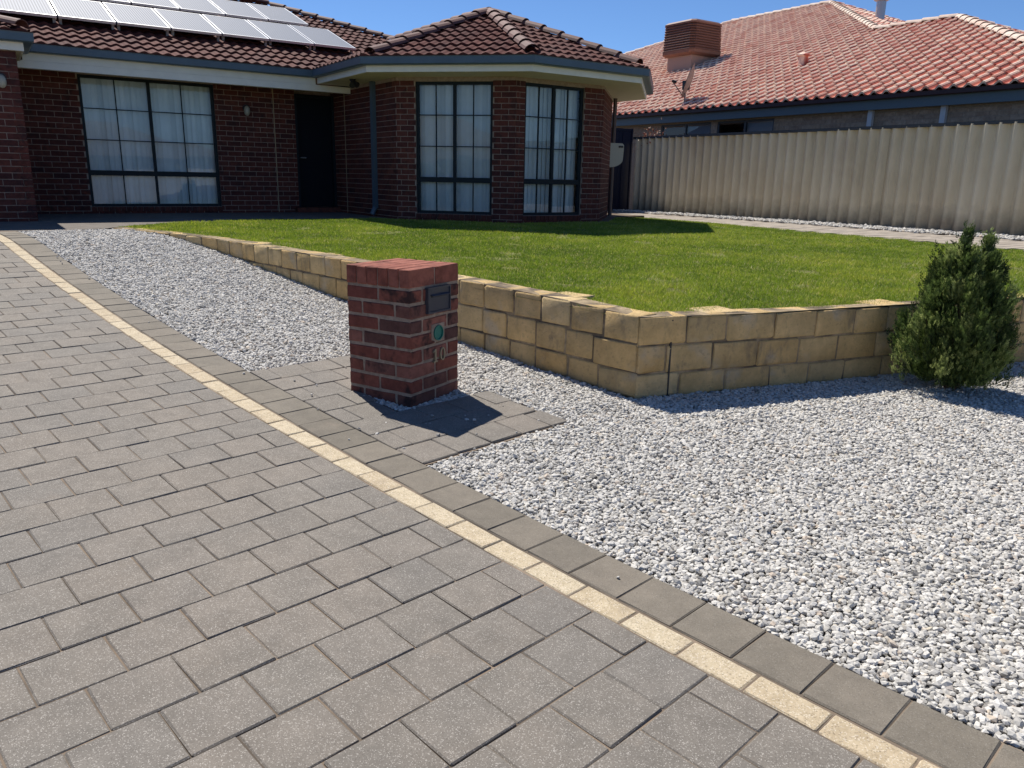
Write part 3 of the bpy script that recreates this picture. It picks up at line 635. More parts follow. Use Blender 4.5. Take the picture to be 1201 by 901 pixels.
ztop_f = lambda p: float(lawn_z(*[np.array(q) for q in w2ab(p[0], p[1])])) + .012
zbot_f = lambda p: float(zprof(w2ab(p[0], p[1])[0])) - .01
wall_arm(WALL_L, ztop_f, .285, [.19, .19, .17], zbot_f)
wall_arm([CORN, (rfac(4.3), 4.3), (rfac(12), 12.0)], ztop_f, .37, [.19, .19, .17], zbot_f)
# blocks set back into the lawn behind the wall top
for (b_, a_, rz) in ((2.34, 1.80, 0), (None, 2.85, 1), (None, 4.35, 1), (2.2, 4.9, 0), (2.15, 6.3, 0), (None, 6.1, 1)):
    if rz: bb = a_; aa = rfac(bb) + .20; dirv = ABw(rfac(5), 5) - ABw(rfac(4), 4)
    else: aa, bb = a_, b_; dirv = D2
    p = ABw(aa, bb); bm = blockmesh(.29, .16, .24); me = bpy.data.meshes.new('limestone_block'); bm.to_mesh(me); bm.free(); me.materials.append(M['lime'])
    o = bpy.data.objects.new('limestone_block', me); COL.objects.link(o); o.parent = wallt
    o.location = (p[0] - wallt.location.x, p[1] - wallt.location.y, ztop_f(p) - .009 - .08 - wallt.location.z); o.rotation_euler.z = math.atan2(dirv[1], dirv[0])
# sealant joint near the corner
pj_ = ABw(rfac(2.36), 2.36); mb = MB(); dv = (ABw(rfac(5), 5) - ABw(rfac(4), 4)); dv /= np.linalg.norm(dv); nv = np.array([dv[1], -dv[0]])
q0 = pj_ + nv * .003
mb.prism([q0 - dv * .006, q0 + dv * .006, q0 + dv * .006 - nv * .02, q0 - dv * .006 - nv * .02], zbot_f(pj_), ztop_f(pj_) - .03); mb.build('expansion_joint', M['rubber'], wallt, off=tuple(wallt.location))

# ------------------------------------------------------------------ letterbox pillar
zb = float(zprof(1.95)); b0, b1, a0, a1 = MBX; zp0 = zb - .02
lbx = thing('letterbox_pillar', 'red brick letterbox pillar with mail slot and number 10 beside the driveway', 'letterbox', ((b0 + b1) / 2, (a0 + a1) / 2, zp0), 'ab')
lbx.rotation_euler.z = AT + R(15); lbx.scale = (1.05, 1.05, 1)        # the pillar stands a little askew to the drive
W_ = b1 - b0; CH = .0905; H0 = zp0 - .012; NC = 8
def jit_brick(L, D_, H):
    V_, F_ = chamfer_box(L - .003, D_, H, .007, .0024); mb = MB(); mb.add(V_, F_); return mb.mesh('brick', M['pbrick'])
def pb(x, y, z, L, D_, rz=0):
    me = jit_brick(L, D_, CH - .0135); inst('brick', me, lbx, (x, y, z + CH - .0135), (0, 0, rz + random.gauss(0, .004)))
S = .230; hd = .110
for c in range(NC):
    z = H0 + c * CH
    if c % 2 == 0:
        spl = [(b0 + S / 2, S), (b1 - S / 2, S)]
        for y in (a0 + hd / 2, a1 - hd / 2):
            for x, L in spl: pb(x, y, z, L - .001, hd)
        for x in (b0 + hd / 2, b1 - hd / 2): pb(x, (a0 + a1) / 2, z, hd, S)
    else:
        for x in (b0 + hd / 2, b1 - hd / 2):
            for y in (a0 + S / 2, a1 - S / 2): pb(x, y, z, hd, S - .001)
        for y in (a0 + hd / 2, a1 - hd / 2):
            pb((b0 + b1) / 2, y, z, S, hd)
ztopc = H0 + NC * CH
for i in range(6):                        # cap: bricks on edge
    y = a0 + W_ / 12 + i * W_ / 6
    for x in (b0 + S / 2 - .001, b1 - S / 2 + .001):
        V_, F_ = chamfer_box(S + .002, W_ / 6 - .006, .108, .005, .0018); mb = MB(); mb.add(V_, F_)
        inst('brick', mb.mesh('brick', M['capbrick']), lbx, (x, y, ztopc + .108), (0, 0, random.gauss(0, .003)))
mb = MB(); mb.box(b0 + .006, b1 - .006, a0 + .006, a1 - .006, zp0 - .08, ztopc + .100); mb.build('mortar', M['pmortar'], lbx)
TOP = ztopc + .108; yf = a0              # front face looks down the drive (towards -a)
def fx(fr): return b0 + fr * W_
mb = MB(); x0, x1, z0, z1 = fx(.30), fx(.77), TOP - .275, TOP - .118
mb.box(x0, x1, yf - .012, yf + .01, z0, z1)
pl_ = mb.build('mail_slot', M['slot'], lbx)
mb = MB(); e = .010
for (p, q, r_, s_) in ((x0, x1, z1 - e, z1), (x0, x1, z0, z0 + e), (x0, x0 + e, z0 + e, z1 - e), (x1 - e, x1, z0 + e, z1 - e)): mb.box(p + .001, q - .001, yf - .020, yf - .012, r_, s_)
sub(mb.build('slot_frame', M['slot'], lbx), pl_)
mb = MB(); mb.box(x0 + .038, x1 - .030, yf - .0135, yf - .0115, z1 - .062, z1 - .046); sub(mb.build('slot_opening', M['rubber'], lbx), pl_)
mb = MB(); V_ = [(x0 + .030, yf - .0122, z1 - .042), (x1 - .022, yf - .0122, z1 - .042), (x1 - .022, yf - .032, z1 - .050), (x0 + .030, yf - .032, z1 - .050), (x0 + .030, yf - .0122, z1 - .046), (x1 - .022, yf - .0122, z1 - .046), (x1 - .022, yf - .032, z1 - .053), (x0 + .030, yf - .032, z1 - .053)]
mb.add(V_, [(0, 1, 2, 3), (7, 6, 5, 4), (3, 2, 6, 7), (0, 3, 7, 4), (1, 5, 6, 2)]); sub(mb.build('slot_hood', M['slot'], lbx), pl_)
# paper tube
tc = (fx(.545), TOP - .405); mb = MB(); seg = 24; rr, ri = .044, .038
for (r1, y1, r2, y2) in ((rr, yf + .02, rr, yf - .010), (rr, yf - .010, ri, yf - .010), (ri, yf - .010, ri, yf - .002)):
    A_ = [(tc[0] + r1 * math.cos(2 * math.pi * k / seg), y1, tc[1] + r1 * 1.08 * math.sin(2 * math.pi * k / seg)) for k in range(seg)] + [(tc[0] + r2 * math.cos(2 * math.pi * k / seg), y2, tc[1] + r2 * 1.08 * math.sin(2 * math.pi * k / seg)) for k in range(seg)]
    mb.add(A_, [(k, (k + 1) % seg, seg + (k + 1) % seg, seg + k) for k in range(seg)])
mb.add([(tc[0] + ri * math.cos(2 * math.pi * k / seg), yf - .002, tc[1] + ri * 1.08 * math.sin(2 * math.pi * k / seg)) for k in range(seg)], [tuple(range(seg))])
mb.build('paper_tube', M['teal'], lbx)
mb = MB(); mb.box(fx(.41), fx(.68), yf - .0018, yf + .012, TOP - .462, TOP - .348); mb.build('mortar_patch', M['pmortar'], lbx)
# digits 1 and 0, with serifs
def digit_extrude(polys, name):
    mb = MB()
    for P in polys:
        n = len(P); V_ = [(x, yf - .010, z) for x, z in P] + [(x, yf + .004, z) for x, z in P]
        mb.add(V_, [tuple(range(n)), tuple(range(n, 2 * n))[::-1]] + [(i, n + i, n + (i + 1) % n, (i + 1) % n) for i in range(n)])
    return mb.build(name, M['brass'], lbx)
h = .082; xb = fx(.475); zd = TOP - .585; s_ = .012
digit_extrude([[(xb - s_ / 2, zd + .008), (xb + s_ / 2, zd + .008), (xb + s_ / 2, zd + h), (xb - s_ / 2, zd + h)], [(xb - .019, zd), (xb + .019, zd), (xb + .019, zd + .0078), (xb - .019, zd + .0078)], [(xb - .022, zd + h - .020), (xb - .0062, zd + h - .010), (xb - .0062, zd + h - .001), (xb - .022, zd + h - .013)]], 'number_digit')
xb = fx(.625); n = 20; ring = []
for k in range(n):
    c0, s0, c1, s1 = math.cos(2 * math.pi * k / n), math.sin(2 * math.pi * k / n), math.cos(2 * math.pi * (k + 1) / n), math.sin(2 * math.pi * (k + 1) / n); zc = zd + h / 2
    ring.append([(xb + .025 * c0, zc + h / 2 * s0), (xb + .025 * c1, zc + h / 2 * s1), (xb + .0135 * c1, zc + (h / 2 - .007) * s1), (xb + .0135 * c0, zc + (h / 2 - .007) * s0)])
mb = MB()
for P in ring:
    P = P[::-1]; V_ = [(x, yf - .010, z) for x, z in P] + [(x, yf + .004, z) for x, z in P]; mb.add(V_, [(3, 2, 1, 0), (4, 5, 6, 7), (0, 1, 5, 4), (2, 3, 7, 6)])
mb.build('number_digit', M['brass'], lbx)
# ring of gravel round the pillar's foot
def ringmask(a, b):                         # outside the turned pillar, within 8 cm of its faces
    da, db = a - (MBX[2] + MBX[3]) / 2, b - (MBX[0] + MBX[1]) / 2; c_, s_ = math.cos(R(15)), math.sin(R(15)); x, y = db * c_ + da * s_, -db * s_ + da * c_
    m = np.maximum(np.abs(x), np.abs(y)); return (m > .245) & (m < .315)
def reg_ring(P):
    a, b = P[:, 0], P[:, 1]
    return (np.hypot(a - (MBX[2] + MBX[3]) / 2, b - (MBX[0] + MBX[1]) / 2) < .40) & (b < MBX[1] + .03) & ringmask(a, b)
gravel_bed_and_stones('gravel', 'thin ring of pale stones round the foot of the brick letterbox', reg_ring, .0135, (.008, .013), lambda a, b: zprof(a) - .016, ((1.5, 2.4), (.6, 1.4)), 31)

# ------------------------------------------------------------------ brick walls
class Bricks:
    """bricks of one building in its frame: kept as boxes, the largest in the picture become parts"""
    def __init__(s): s.items = []
    def run(s, p0, p1, z0, z1, holes=(), L=.230, H=.076, J=.010, proud=.005, start=0.0, frame='uv'):
        p0 = np.array(p0, float); p1 = np.array(p1, float); T = np.linalg.norm(p1 - p0); d = (p1 - p0) / T; n = np.array([d[1], -d[0]])   # outside on the right of travel
        nz = int((z1 - z0 + J) // (H + J)); ang = math.atan2(d[1], d[0])
        for c in range(nz):
            za = z0 + c * (H + J); x = -((L + J) / 2 if c % 2 else 0) - start
            while x < T:
                iv = [(max(x, 0.0), min(x + L, T))]
                for (h0, h1, hz0, hz1) in holes:
                    if za + H > hz0 and za < hz1:
                        nv_ = []
                        for (q, r_) in iv:
                            if r_ <= h0 or q >= h1: nv_.append((q, r_))
                            else:
                                if q < h0: nv_.append((q, h0))
                                if r_ > h1: nv_.append((h1, r_))
                        iv = nv_
                for (q, r_) in iv:
                    if r_ - q > .03:
                        m = p0 + d * (q + r_) / 2; s.items.append((m, n, ang, za, r_ - q, H, proud))
                x += L + J
    def emit(s, parent, mat, limit=295, depth=.02, name='brick', rest='brickwork'):
        V_, F_ = chamfer_box(1, 1, 1, .0); 
        mb = MB(); mb.box(-.5, .5, -1, 0, -.5, .5); me = mb.mesh(name, mat)
        sc = []
        for it in s.items:
            m, n, ang, za, l, H, pr = it; w_ = UVw(*m); px = proj(w_[0], w_[1], za); nw = n[0] * U2 + n[1] * V2; facing = -(nw @ w_) / np.linalg.norm(w_)
            sc.append((910 / max(px[2], .5)) ** 2 * l * H * facing if (px[2] > 0 and -10 < px[0] < 1211 and -8 < px[1] < 909 and facing > .03) else 0)
        order = np.argsort(sc)[::-1]; rb = MB()
        for r_, i in enumerate(order):
            m, n, ang, za, l, H, pr = s.items[i]; c = m + n * pr
            if r_ < limit and sc[i] > 0: inst(name, me, parent, (c[0], c[1], za + H / 2), (0, 0, ang + math.pi), (l, depth, H))
            else:
                d = np.array([-n[1], n[0]]); q = [c - d * l / 2, c + d * l / 2, c + d * l / 2 - n * depth, c - d * l / 2 - n * depth]
                rb.prism(q, za, za + H, random.random())
        if rb.v: stuff(rb.build(rest, mat, parent))
def wall_core(mb, p0, p1, z0, z1, holes=(), th=.11, tint=0):
    p0 = np.array(p0, float); p1 = np.array(p1, float); T = np.linalg.norm(p1 - p0); d = (p1 - p0) / T
    cuts = sorted(set([0.0, T] + [h[0] for h in holes] + [h[1] for h in holes]))
    for q, r_ in zip(cuts[:-1], cuts[1:]):
        hs = [h for h in holes if h[0] <= q + 1e-6 and h[1] >= r_ - 1e-6]; zz_ = [(z0, z1)]
        if hs: zz_ = [(z0, hs[0][2]), (hs[0][3], z1)]
        for a, b in zz_:
            if b - a > .01: mb.obox(p0 + d * q, p0 + d * r_, th / 2, a, b, tint, shift=th / 2)   # body to the left of travel

# ------------------------------------------------------------------ the brick house
house = thing('brick_house', 'single storey dark red brick house with brown tiled roof and solar panels', 'house', (7.0, 13.0, ZH), 'uv')
ZS, ZT = ZO - .60, ZO + 1.465               # window sill and head
GZ = ZO + 1.74                              # gutter top
wt = ZO + 1.54
# plan points
pRet0, pCh0, pCh1, pFr1, pCr1 = (5.85, 15.0), (5.85, 12.15), (7.254, 10.746), (9.04, 10.746), (10.44, 12.146)
def plan_hit(p0, p1, ratio):               # distance along p0-p1 where u/v = ratio (a vertical seen at one pixel column)
    p0 = np.array(p0, float); p1 = np.array(p1, float); d = p1 - p0; T = np.linalg.norm(d); d = d / T
    return (ratio * p0[1] - p0[0]) / (d[0] - ratio * d[1])
chw = (plan_hit(pCh0, pCh1, 5.955 / 11.68), plan_hit(pCh0, pCh1, 6.87 / 10.83)); frw = (plan_hit(pCh1, pFr1, 7.216 / 10.447), plan_hit(pCh1, pFr1, 8.367 / 10.419))
LWw = (1.565 - (-.2), 3.655 - (-.2))
segs = [((-.2, 14.85), (5.08, 14.85), [(LWw[0], LWw[1], ZS, ZT)]), (pRet0, pCh0, []), (pCh0, pCh1, [(chw[0], chw[1], ZS, ZT)]), (pCh1, pFr1, [(frw[0], frw[1], ZS, ZT)]), (pFr1, pCr1, []), (pCr1, (10.44, 20.0), []), ((-4.0, 12.80), (.66, 12.80), []), ((.66, 12.80), (.66, 14.85), []), ((5.08, 15.02), (5.85, 15.02), [(.0, .77, ZH + .08, ZO + 1.43)])]
BR = Bricks()
for p0, p1, hs in segs:
    mb = MB(); wall_core(mb, p0, p1, ZH - .15, wt, hs); mb.build('wall', M['mortar'], house); BR.run(p0, p1, ZH - .05, wt, hs, start=random.choice([0, .05]))
BR.emit(house, M['brick'])
# rest of the shell, so the rooms are dark
mb = MB(); mb.obox((-4, 12.8), (-4, 21), .05, ZH - .1, wt); mb.obox((-4, 21), (10.44, 21), .05, ZH - .1, wt); mb.box(-4, 10.4, 20.0, 20.9, ZH - .1, wt); mb.build('rear_wall', M['mortar'], house)
mb = MB(); mb.prism([(-3.9, 12.9), (.55, 12.9), (.55, 14.95), (5.8, 15.1), (5.95, 12.2), (7.3, 10.85), (9.0, 10.85), (10.34, 12.2), (10.34, 20), (-3.9, 20)], ZH - .12, ZH - .02); mb.build('floor_slab', M['ndark'], house)

def window(p0, p1, s0, s1, z0, z1, parent, curtain=True, name='window'):
    p0 = np.array(p0, float); p1 = np.array(p1, float); d = (p1 - p0) / np.linalg.norm(p1 - p0); n = np.array([d[1], -d[0]])
    fm = MB(); Wd = s1 - s0; H = z1 - z0; fw = .045
    def bar(mb, q, r_, za, zb_, back=.075, front=.045):
        a = p0 + d * q; b = p0 + d * r_; mb.prism([a - n * front, b - n * front, b - n * back, a - n * back][::-1], za, zb_)
    def B(q, r_, za, zb_, b=.09, f=.035): bar(fm, s0 + q, s0 + r_, za, zb_, b, f)
    tz0, tz1 = z0 + H * .245, z0 + H * .285
    B(0, fw, z0, z1); B(Wd - fw, Wd, z0, z1); B(fw, Wd - fw, z1 - fw, z1); B(fw, Wd - fw, z0, z0 + fw); B(fw, Wd - fw, tz0, tz1, .088, .037)
    mx = Wd / 2; B(mx - .024, mx + .024, tz1, z1 - fw, .088, .037); B(mx - .018, mx + .018, z0 + fw, tz0, .088, .037)
    f = fm.build(name, M['frame'], parent)
    gm = MB(); xs_ = [fw, Wd / 4 + .01, mx, Wd * .75 - .01, Wd - fw]; zs_ = [z0 + fw, (tz0 + tz1) / 2, z0 + H * .52, z0 + H * .755, z1 - fw]
    for x in (xs_[1], xs_[3]): 
        for q, r_ in ((z0 + fw, tz0), (tz1, z1 - fw)): bar(gm, s0 + x - .0075, s0 + x + .0075, q, r_, .078, .050)
    for z in (zs_[2], zs_[3]):
        for q, r_ in ((fw, xs_[1] - .008), (xs_[1] + .008, mx - .024), (mx + .024, xs_[3] - .008), (xs_[3] + .008, Wd - fw)): bar(gm, s0 + q, s0 + r_, z - .0075, z + .0075, .078, .050)
    sub(gm.build('glazing_bar', M['frame'], parent), f)
    hz = [(z0 + fw - .005, tz0 + .005), (tz1 - .005, zs_[2] + .001), (zs_[2] + .003, zs_[3] - .001), (zs_[3] + .001, z1 - fw + .005)]
    for i in range(4):
        for (q, r_) in hz:
            g_ = MB(); a = p0 + d * (s0 + xs_[i] + .001) - n * .066; b = p0 + d * (s0 + xs_[i + 1] - .001) - n * .066
            k = random.gauss(0, .0012); 
            g_.add([(*a, q), (*b, q), (*(b - n * k), r_), (*(a - n * k), r_)], [(0, 1, 2, 3)])
            sub(g_.build('pane', M['glass'], parent), f)
    if curtain:
        cm = MB(); N = int((Wd - .06) / .084); sw = .0435
        for i in range(N):
            c_ = p0 + d * (s0 + .03 + (i + .5) * (Wd - .06) / N) - n * .16; th_ = .18 + random.gauss(0, .10); e = d * math.cos(th_) * sw * 1.12 - n * math.sin(th_) * sw; a, b, m_ = c_ - e, c_ + e, c_ + n * .006
            zt_, zb__ = z1 - .01, z0 + .03; t_ = random.random()
            cm.add([(*a, zb__), (*m_, zb__), (*b, zb__), (*a, zt_), (*m_, zt_), (*b, zt_)], [(0, 1, 4, 3), (1, 2, 5, 4)], max(t_, .01))
        sub(cm.build('vertical_blind', M['curtain'], parent), f)
    sl_m = MB(); a, b = p0 + d * (s0 - .01), p0 + d * (s0 + Wd + .01); k_ = int((Wd + .02) / .087)
    for i in range(k_):
        q = a + (b - a) * (i + .06) / k_; r_ = a + (b - a) * (i + .94) / k_
        sl_m.prism([q + n * .022, r_ + n * .022, r_ - n * .06, q - n * .06][::-1], z0 - .078, z0 - .004, random.random())
    sub(sl_m.build('sill', M['brick'], parent), f)
    return f
window((-.2, 14.85), (5.08, 14.85), *LWw, ZS, ZT, house)
window(pCh0, pCh1, *chw, ZS, ZT, house)
window(pCh1, pFr1, *frw, ZS, ZT, house)
# door
mb = MB(); mb.box(5.08, 5.85, 14.97, 15.06, ZH + .08, ZO + 1.43); dr = mb.build('door', M['door'], house)
mb = MB(); mb.box(5.081, 5.125, 14.86, 14.968, ZH + .08, ZO + 1.42); mb.box(5.80, 5.849, 14.86, 14.968, ZH + .08, ZO + 1.42); mb.box(5.126, 5.799, 14.93, 14.968, ZO + 1.37, ZO + 1.419); sub(mb.build('door_frame', M['frame'], house), dr)
mb = MB(); mb.tube([(5.18, 14.965, ZO + .29), (5.18, 14.91, ZO + .29), (5.28, 14.91, ZO + .29)], .012, 6); sub(mb.build('handle', M['zinc'], house), dr)
mb = MB(); mb.box(5.0, 5.845, 14.70, 15.0, ZH - .05, ZH + .075); mb.build('door_step', M['brick'], house)
# control joints, downpipe
mb = MB(); mb.box(4.68, 4.694, 14.838, 14.846, ZH, wt - .02); mb.build('control_joint', M['joint'], house)
mb = MB(); mb.box(5.838, 5.846, 14.32, 14.332, ZH, wt - .02); mb.build('control_joint', M['joint'], house)
def downpipe(u, v, nu, nv, z0, z1, kick=True, mat='gutter'):
    mb = MB(); x0, y0 = u + nu * .006, v + nv * .006
    mb.box(min(x0, x0 + nu * .07) - (0 if nu else .045), max(x0, x0 + nu * .07) + (0 if nu else .045), min(y0, y0 + nv * .07) - (0 if nv else .045), max(y0, y0 + nv * .07) + (0 if nv else .045), z0 + (.14 if kick else 0), z1)
    if kick: mb.tube([(x0 + nu * .035, y0 + nv * .035, z0 + .16), (x0 + nu * .10, y0 + nv * .10, z0 + .03)], .045, 8)
    return mb.build('downpipe', M[mat], house)
downpipe(5.85, 12.98, -1, 0, ZH, wt - .01)
# ---- eaves: gutters, fascias, soffits
def offset_chain(P, o):                     # shift a chain to its right-hand side (outwards)
    P = [np.array(p, float) for p in P]; out = []
    for i, p in enumerate(P):
        ns = []
        if i > 0: d = P[i] - P[i - 1]; d /= np.linalg.norm(d); ns.append(np.array([d[1], -d[0]]))
        if i < len(P) - 1: d = P[i + 1] - P[i]; d /= np.linalg.norm(d); ns.append(np.array([d[1], -d[0]]))
        if len(ns) == 1: out.append(p + ns[0] * o)
        else: m = ns[0] + ns[1]; m /= np.linalg.norm(m); out.append(p + m * o / max(.3, m @ ns[0]))
    return out
def band(name, chain, o0, o1, z0, z1, mat, parent, prof=None):
    """closed profile swept along a plan chain; o0<o1 offsets to the right"""
    mb = MB(); prof = prof or [(o0, z0), (o1, z0), (o1, z1), (o0, z1)]
    rings = [offset_chain(chain, o) for o, _ in prof]; n = len(prof)
    V_ = [(*rings[k][i], prof[k][1]) for i in range(len(chain)) for k in range(n)]
    F_ = [(i * n + k, (i + 1) * n + k, (i + 1) * n + (k + 1) % n, i * n + (k + 1) % n) for i in range(len(chain) - 1) for k in range(n)]
    F_ += [tuple(range(n)), tuple(range((len(chain) - 1) * n, len(chain) * n))[::-1]]
    mb.add(V_, F_); return mb.build(name, mat, parent)
MAIN_V = 14.0
eaveL = [(.80, MAIN_V), (5.2, MAIN_V), (5.2, 11.87), (7.05, 10.02), (9.244, 10.02), (11.094, 11.87), (11.094, 16.9)]
gut_prof = [(-.02, GZ - .118), (.075, GZ - .118), (.098, GZ - .105), (.10, GZ - .012), (.106, GZ), (.09, GZ), (.088, GZ - .012), (-.02, GZ - .012)]
band('gutter', eaveL, 0, 0, 0, 0, M['gutter'], house, gut_prof)
band('fascia', eaveL[1:], -.045, -.022, ZO + 1.53, GZ - .03, M['trim'], house)
band('fascia', eaveL[:2], -.045, -.023, ZO + 1.515, GZ - .031, M['trim'], house)
mb = MB(); mb.box(.67, 5.843, 14.022, 14.12, ZO + 1.410, ZO + 1.513); mb.build('porch_beam', M['trim'], house)
mb = MB(); mb.prism([(5.245, 14.02), (5.245, 11.89), (7.07, 10.066), (9.225, 10.066), (11.05, 11.89), (11.05, 14.0), (10.3, 14.0), (10.3, 12.0), (9.0, 10.9), (7.3, 10.9), (5.99, 12.2), (5.99, 14.02)], ZO + 1.532, ZO + 1.545)
mb.box(.66, 5.84, 14.125, 14.9, ZO + 1.50, ZO + 1.53); mb.build('soffit', M['soffit'], house)
band('gutter', [(-4.2, 12.70), (.78, 12.70), (.78, 13.93)], 0, 0, 0, 0, M['gutter'], house, [(o, z - .035) for o, z in gut_prof])
band('fascia', [(-4.2, 12.70), (.78, 12.70), (.78, 13.93)], -.045, -.022, ZO + 1.485, GZ - .066, M['trim'], house)
mb = MB(); mb.box(-4, .735, 12.75, 14.0, ZO + 1.487, ZO + 1.50); mb.build('soffit', M['soffit'], house)

# ---- tiled roofs
def tile_profile(wd, amp):
    """cross-section of one tile: flat pan rising to a roll"""
    if wd > .3:                             # double roll
        return [(x * wd, amp * .85 * (.5 - .5 * math.cos(4 * math.pi * x))) for x in [k / 12 for k in range(13)]]
    xs_ = [0, .14, .30, .46, .60, .74, .88, 1.0]; hs_ = [.55, .12, 0, .12, .55, .95, 1.0, .62]
    return [(x * wd, h_ * amp * 2.1) for x, h_ in zip(xs_, hs_)]
def tile_local(wd, ln, amp=.036, lip=.036):
    pr = tile_profile(wd, amp); V_ = [(x, -.02, h_ + lip) for x, h_ in pr] + [(x, ln, h_ + .002) for x, h_ in pr] + [(x, -.02, h_ - .004) for x, h_ in pr]; n = len(pr)
    F_ = [(i, i + 1, n + i + 1, n + i) for i in range(n - 1)] + [(2 * n + i, 2 * n + i + 1, i + 1, i) for i in range(n - 1)]
    return V_, F_
class Roof:
    def __init__(s, house_, part, mat, wd=.30, ln=.32): s.h = house_; s.part = part; s.mat = mat; s.wd = wd; s.ln = ln; s.tiles = []; s.edge = MB(); s.base = MB()
    def plane(s, e0, e1, z0, slope, poly, shift=0.0, tiles=True):
        """eave e0->e1 in plan (body of the roof to the left), poly convex ccw in plan"""
        e0 = np.array(e0, float); e1 = np.array(e1, float); d = (e1 - e0) / np.linalg.norm(e1 - e0); up = np.array([-d[1], d[0]]); th = math.atan(slope); c = math.cos(th); P = [np.array(p, float) for p in poly]
        zf = lambda p: z0 + slope * float((np.array(p) - e0) @ up)
        s.base.add([(*p, zf(p) - .012) for p in P], [tuple(range(len(P)))])
        if not tiles: return
        sx = [(p - e0) @ d for p in P]; sy = [(p - e0) @ up / c for p in P]
        x0 = math.floor(min(sx) / s.wd) * s.wd + shift - s.wd; y0 = -.04; ny = int((max(sy) - y0) / s.ln) + 2; nx_ = int((max(sx) - x0) / s.wd) + 2
        V_, F_ = tile_local(s.wd, s.ln); ang = math.atan2(d[1], d[0])
        cen = Matrix.Translation((*e0, z0)) @ Matrix.Rotation(ang, 4, 'Z') @ Matrix.Rotation(th, 4, 'X')
        for j in range(ny):
            for i in range(nx_):
                lx, ly = x0 + i * s.wd, y0 + j * s.ln
                cs = [e0 + d * (lx + q * s.wd) + up * (ly + r_ * s.ln) * c for q in (0, 1) for r_ in (-.06, 1)]
                ok = [all(((b_[0] - a_[0]) * (q[1] - a_[1]) - (b_[1] - a_[1]) * (q[0] - a_[0])) >= -.06 * np.linalg.norm(b_ - a_) for a_, b_ in zip(P, P[1:] + P[:1])) for q in cs]
                mid = e0 + d * (lx + s.wd / 2) + up * (ly + s.ln / 2) * c
                m4 = cen @ Matrix.Translation((lx, ly, random.gauss(0, .0015)))
                if all(ok): s.tiles.append((mid, zf(mid), m4, th, ang))
                else:
                    W3 = [m4 @ Vector(v) for v in V_]; t_ = random.random()
                    for f in F_:
                        pg = [tuple(W3[k]) for k in f]
                        for a_, b_ in zip(P, P[1:] + P[:1]):
                            if abs((b_ - a_) @ d) > .999 * np.linalg.norm(b_ - a_) and abs((a_ - e0) @ up) < .05: continue
                            out = []
                            for k in range(len(pg)):
                                p_, q_ = np.array(pg[k]), np.array(pg[(k + 1) % len(pg)]); sp = (b_[0] - a_[0]) * (p_[1] - a_[1]) - (b_[1] - a_[1]) * (p_[0] - a_[0]); sq = (b_[0] - a_[0]) * (q_[1] - a_[1]) - (b_[1] - a_[1]) * (q_[0] - a_[0])
                                if sp >= 0: out.append(tuple(p_))
                                if sp * sq < 0: out.append(tuple(p_ + sp / (sp - sq) * (q_ - p_)))
                            pg = out
                            if len(pg) < 3: break
                        if len(pg) >= 3: s.edge.add(pg, [tuple(range(len(pg)))], t_)
    def emit(s, limit=290):
        V_, F_ = tile_local(s.wd, s.ln); mb = MB(); mb.add(V_, F_); me = mb.mesh('roof_tile', s.mat, smooth=False); sc = []
        for mid, z, m4, th, ang in s.tiles:
            w_ = UVw(*mid); px = proj(w_[0], w_[1], z); upv = np.array([-math.sin(ang), math.cos(ang)]); nn = np.array([*(-math.sin(th) * (upv[0] * U2 + upv[1] * V2)), math.cos(th)]); vd = np.array([w_[0], w_[1], z - ZO]); f = -(nn @ vd) / np.linalg.norm(vd)
            sc.append((910 / max(px[2], .5)) ** 2 * f if (px[2] > 0 and -10 < px[0] < 1211 and -8 < px[1] < 909 and f > 0.01) else 0)
        for r_, i in enumerate(np.argsort(sc)[::-1]):
            mid, z, m4, th, ang = s.tiles[i]
            if r_ < limit and sc[i] > 0:
                o = bpy.data.objects.new('roof_tile', me); COL.objects.link(o); o.parent = s.part; b = BASE[s.h.name]; o.matrix_local = Matrix.Translation((-b[0], -b[1], -b[2])) @ m4
            else: s.edge.add([m4 @ Vector(v) for v in V_], F_, random.random())
        if s.edge.v: o = stuff(s.edge.build('tiling', s.mat, s.h)); o.parent = s.part
    def caps(s, p0, p1, mat, L=.40, r=.115, lift=.055, n0=0):
        """ridge or hip caps from the low end p0 to the high end p1"""
        p0 = Vector(p0) + Vector((0, 0, lift - r * .45)); p1 = Vector(p1) + Vector((0, 0, lift - r * .45)); T = (p1 - p0).length; n = max(1, round(T / L)); st = T / n; d = (p1 - p0).normalized()
        side = d.cross(Vector((0, 0, 1))).normalized(); upn = side.cross(d)
        mb = MB(); N = 7; V_ = []
        for (y, rr, dz) in ((-.03, r * 1.05, .020), (st + .0, r * .96, 0.0)):
            for t in (1, .90):
                for k in range(N + 1):
                    a = math.pi * (.10 + .80 * k / N); V_.append((rr * t * math.cos(a) * 1.1, y, rr * t * math.sin(a) + dz))
        m = N + 1
        F_ = [(k + 1, k, 2 * m + k, 2 * m + k + 1) for k in range(N)] + [(k, k + 1, m + k + 1, m + k) for k in range(N)]
        mb.add(V_, F_); me = mb.mesh('ridge_tile', mat)
        for i in range(n):
            q = p0 + d * (i * st); m4 = Matrix(((side.x, d.x, upn.x, q.x), (side.y, d.y, upn.y, q.y), (side.z, d.z, upn.z, q.z), (0, 0, 0, 1)))
            o = bpy.data.objects.new('ridge_tile', me); COL.objects.link(o); o.parent = s.part; b = BASE[s.h.name]; o.matrix_local = Matrix.Translation((-b[0], -b[1], -b[2])) @ m4
TP = math.tan(R(20)); zt0 = GZ + .005
AP = (8.147, 12.99); ZAP = ZO + 2.86; RV = 19.35; ZR = zt0 + TP * (RV - MAIN_V)
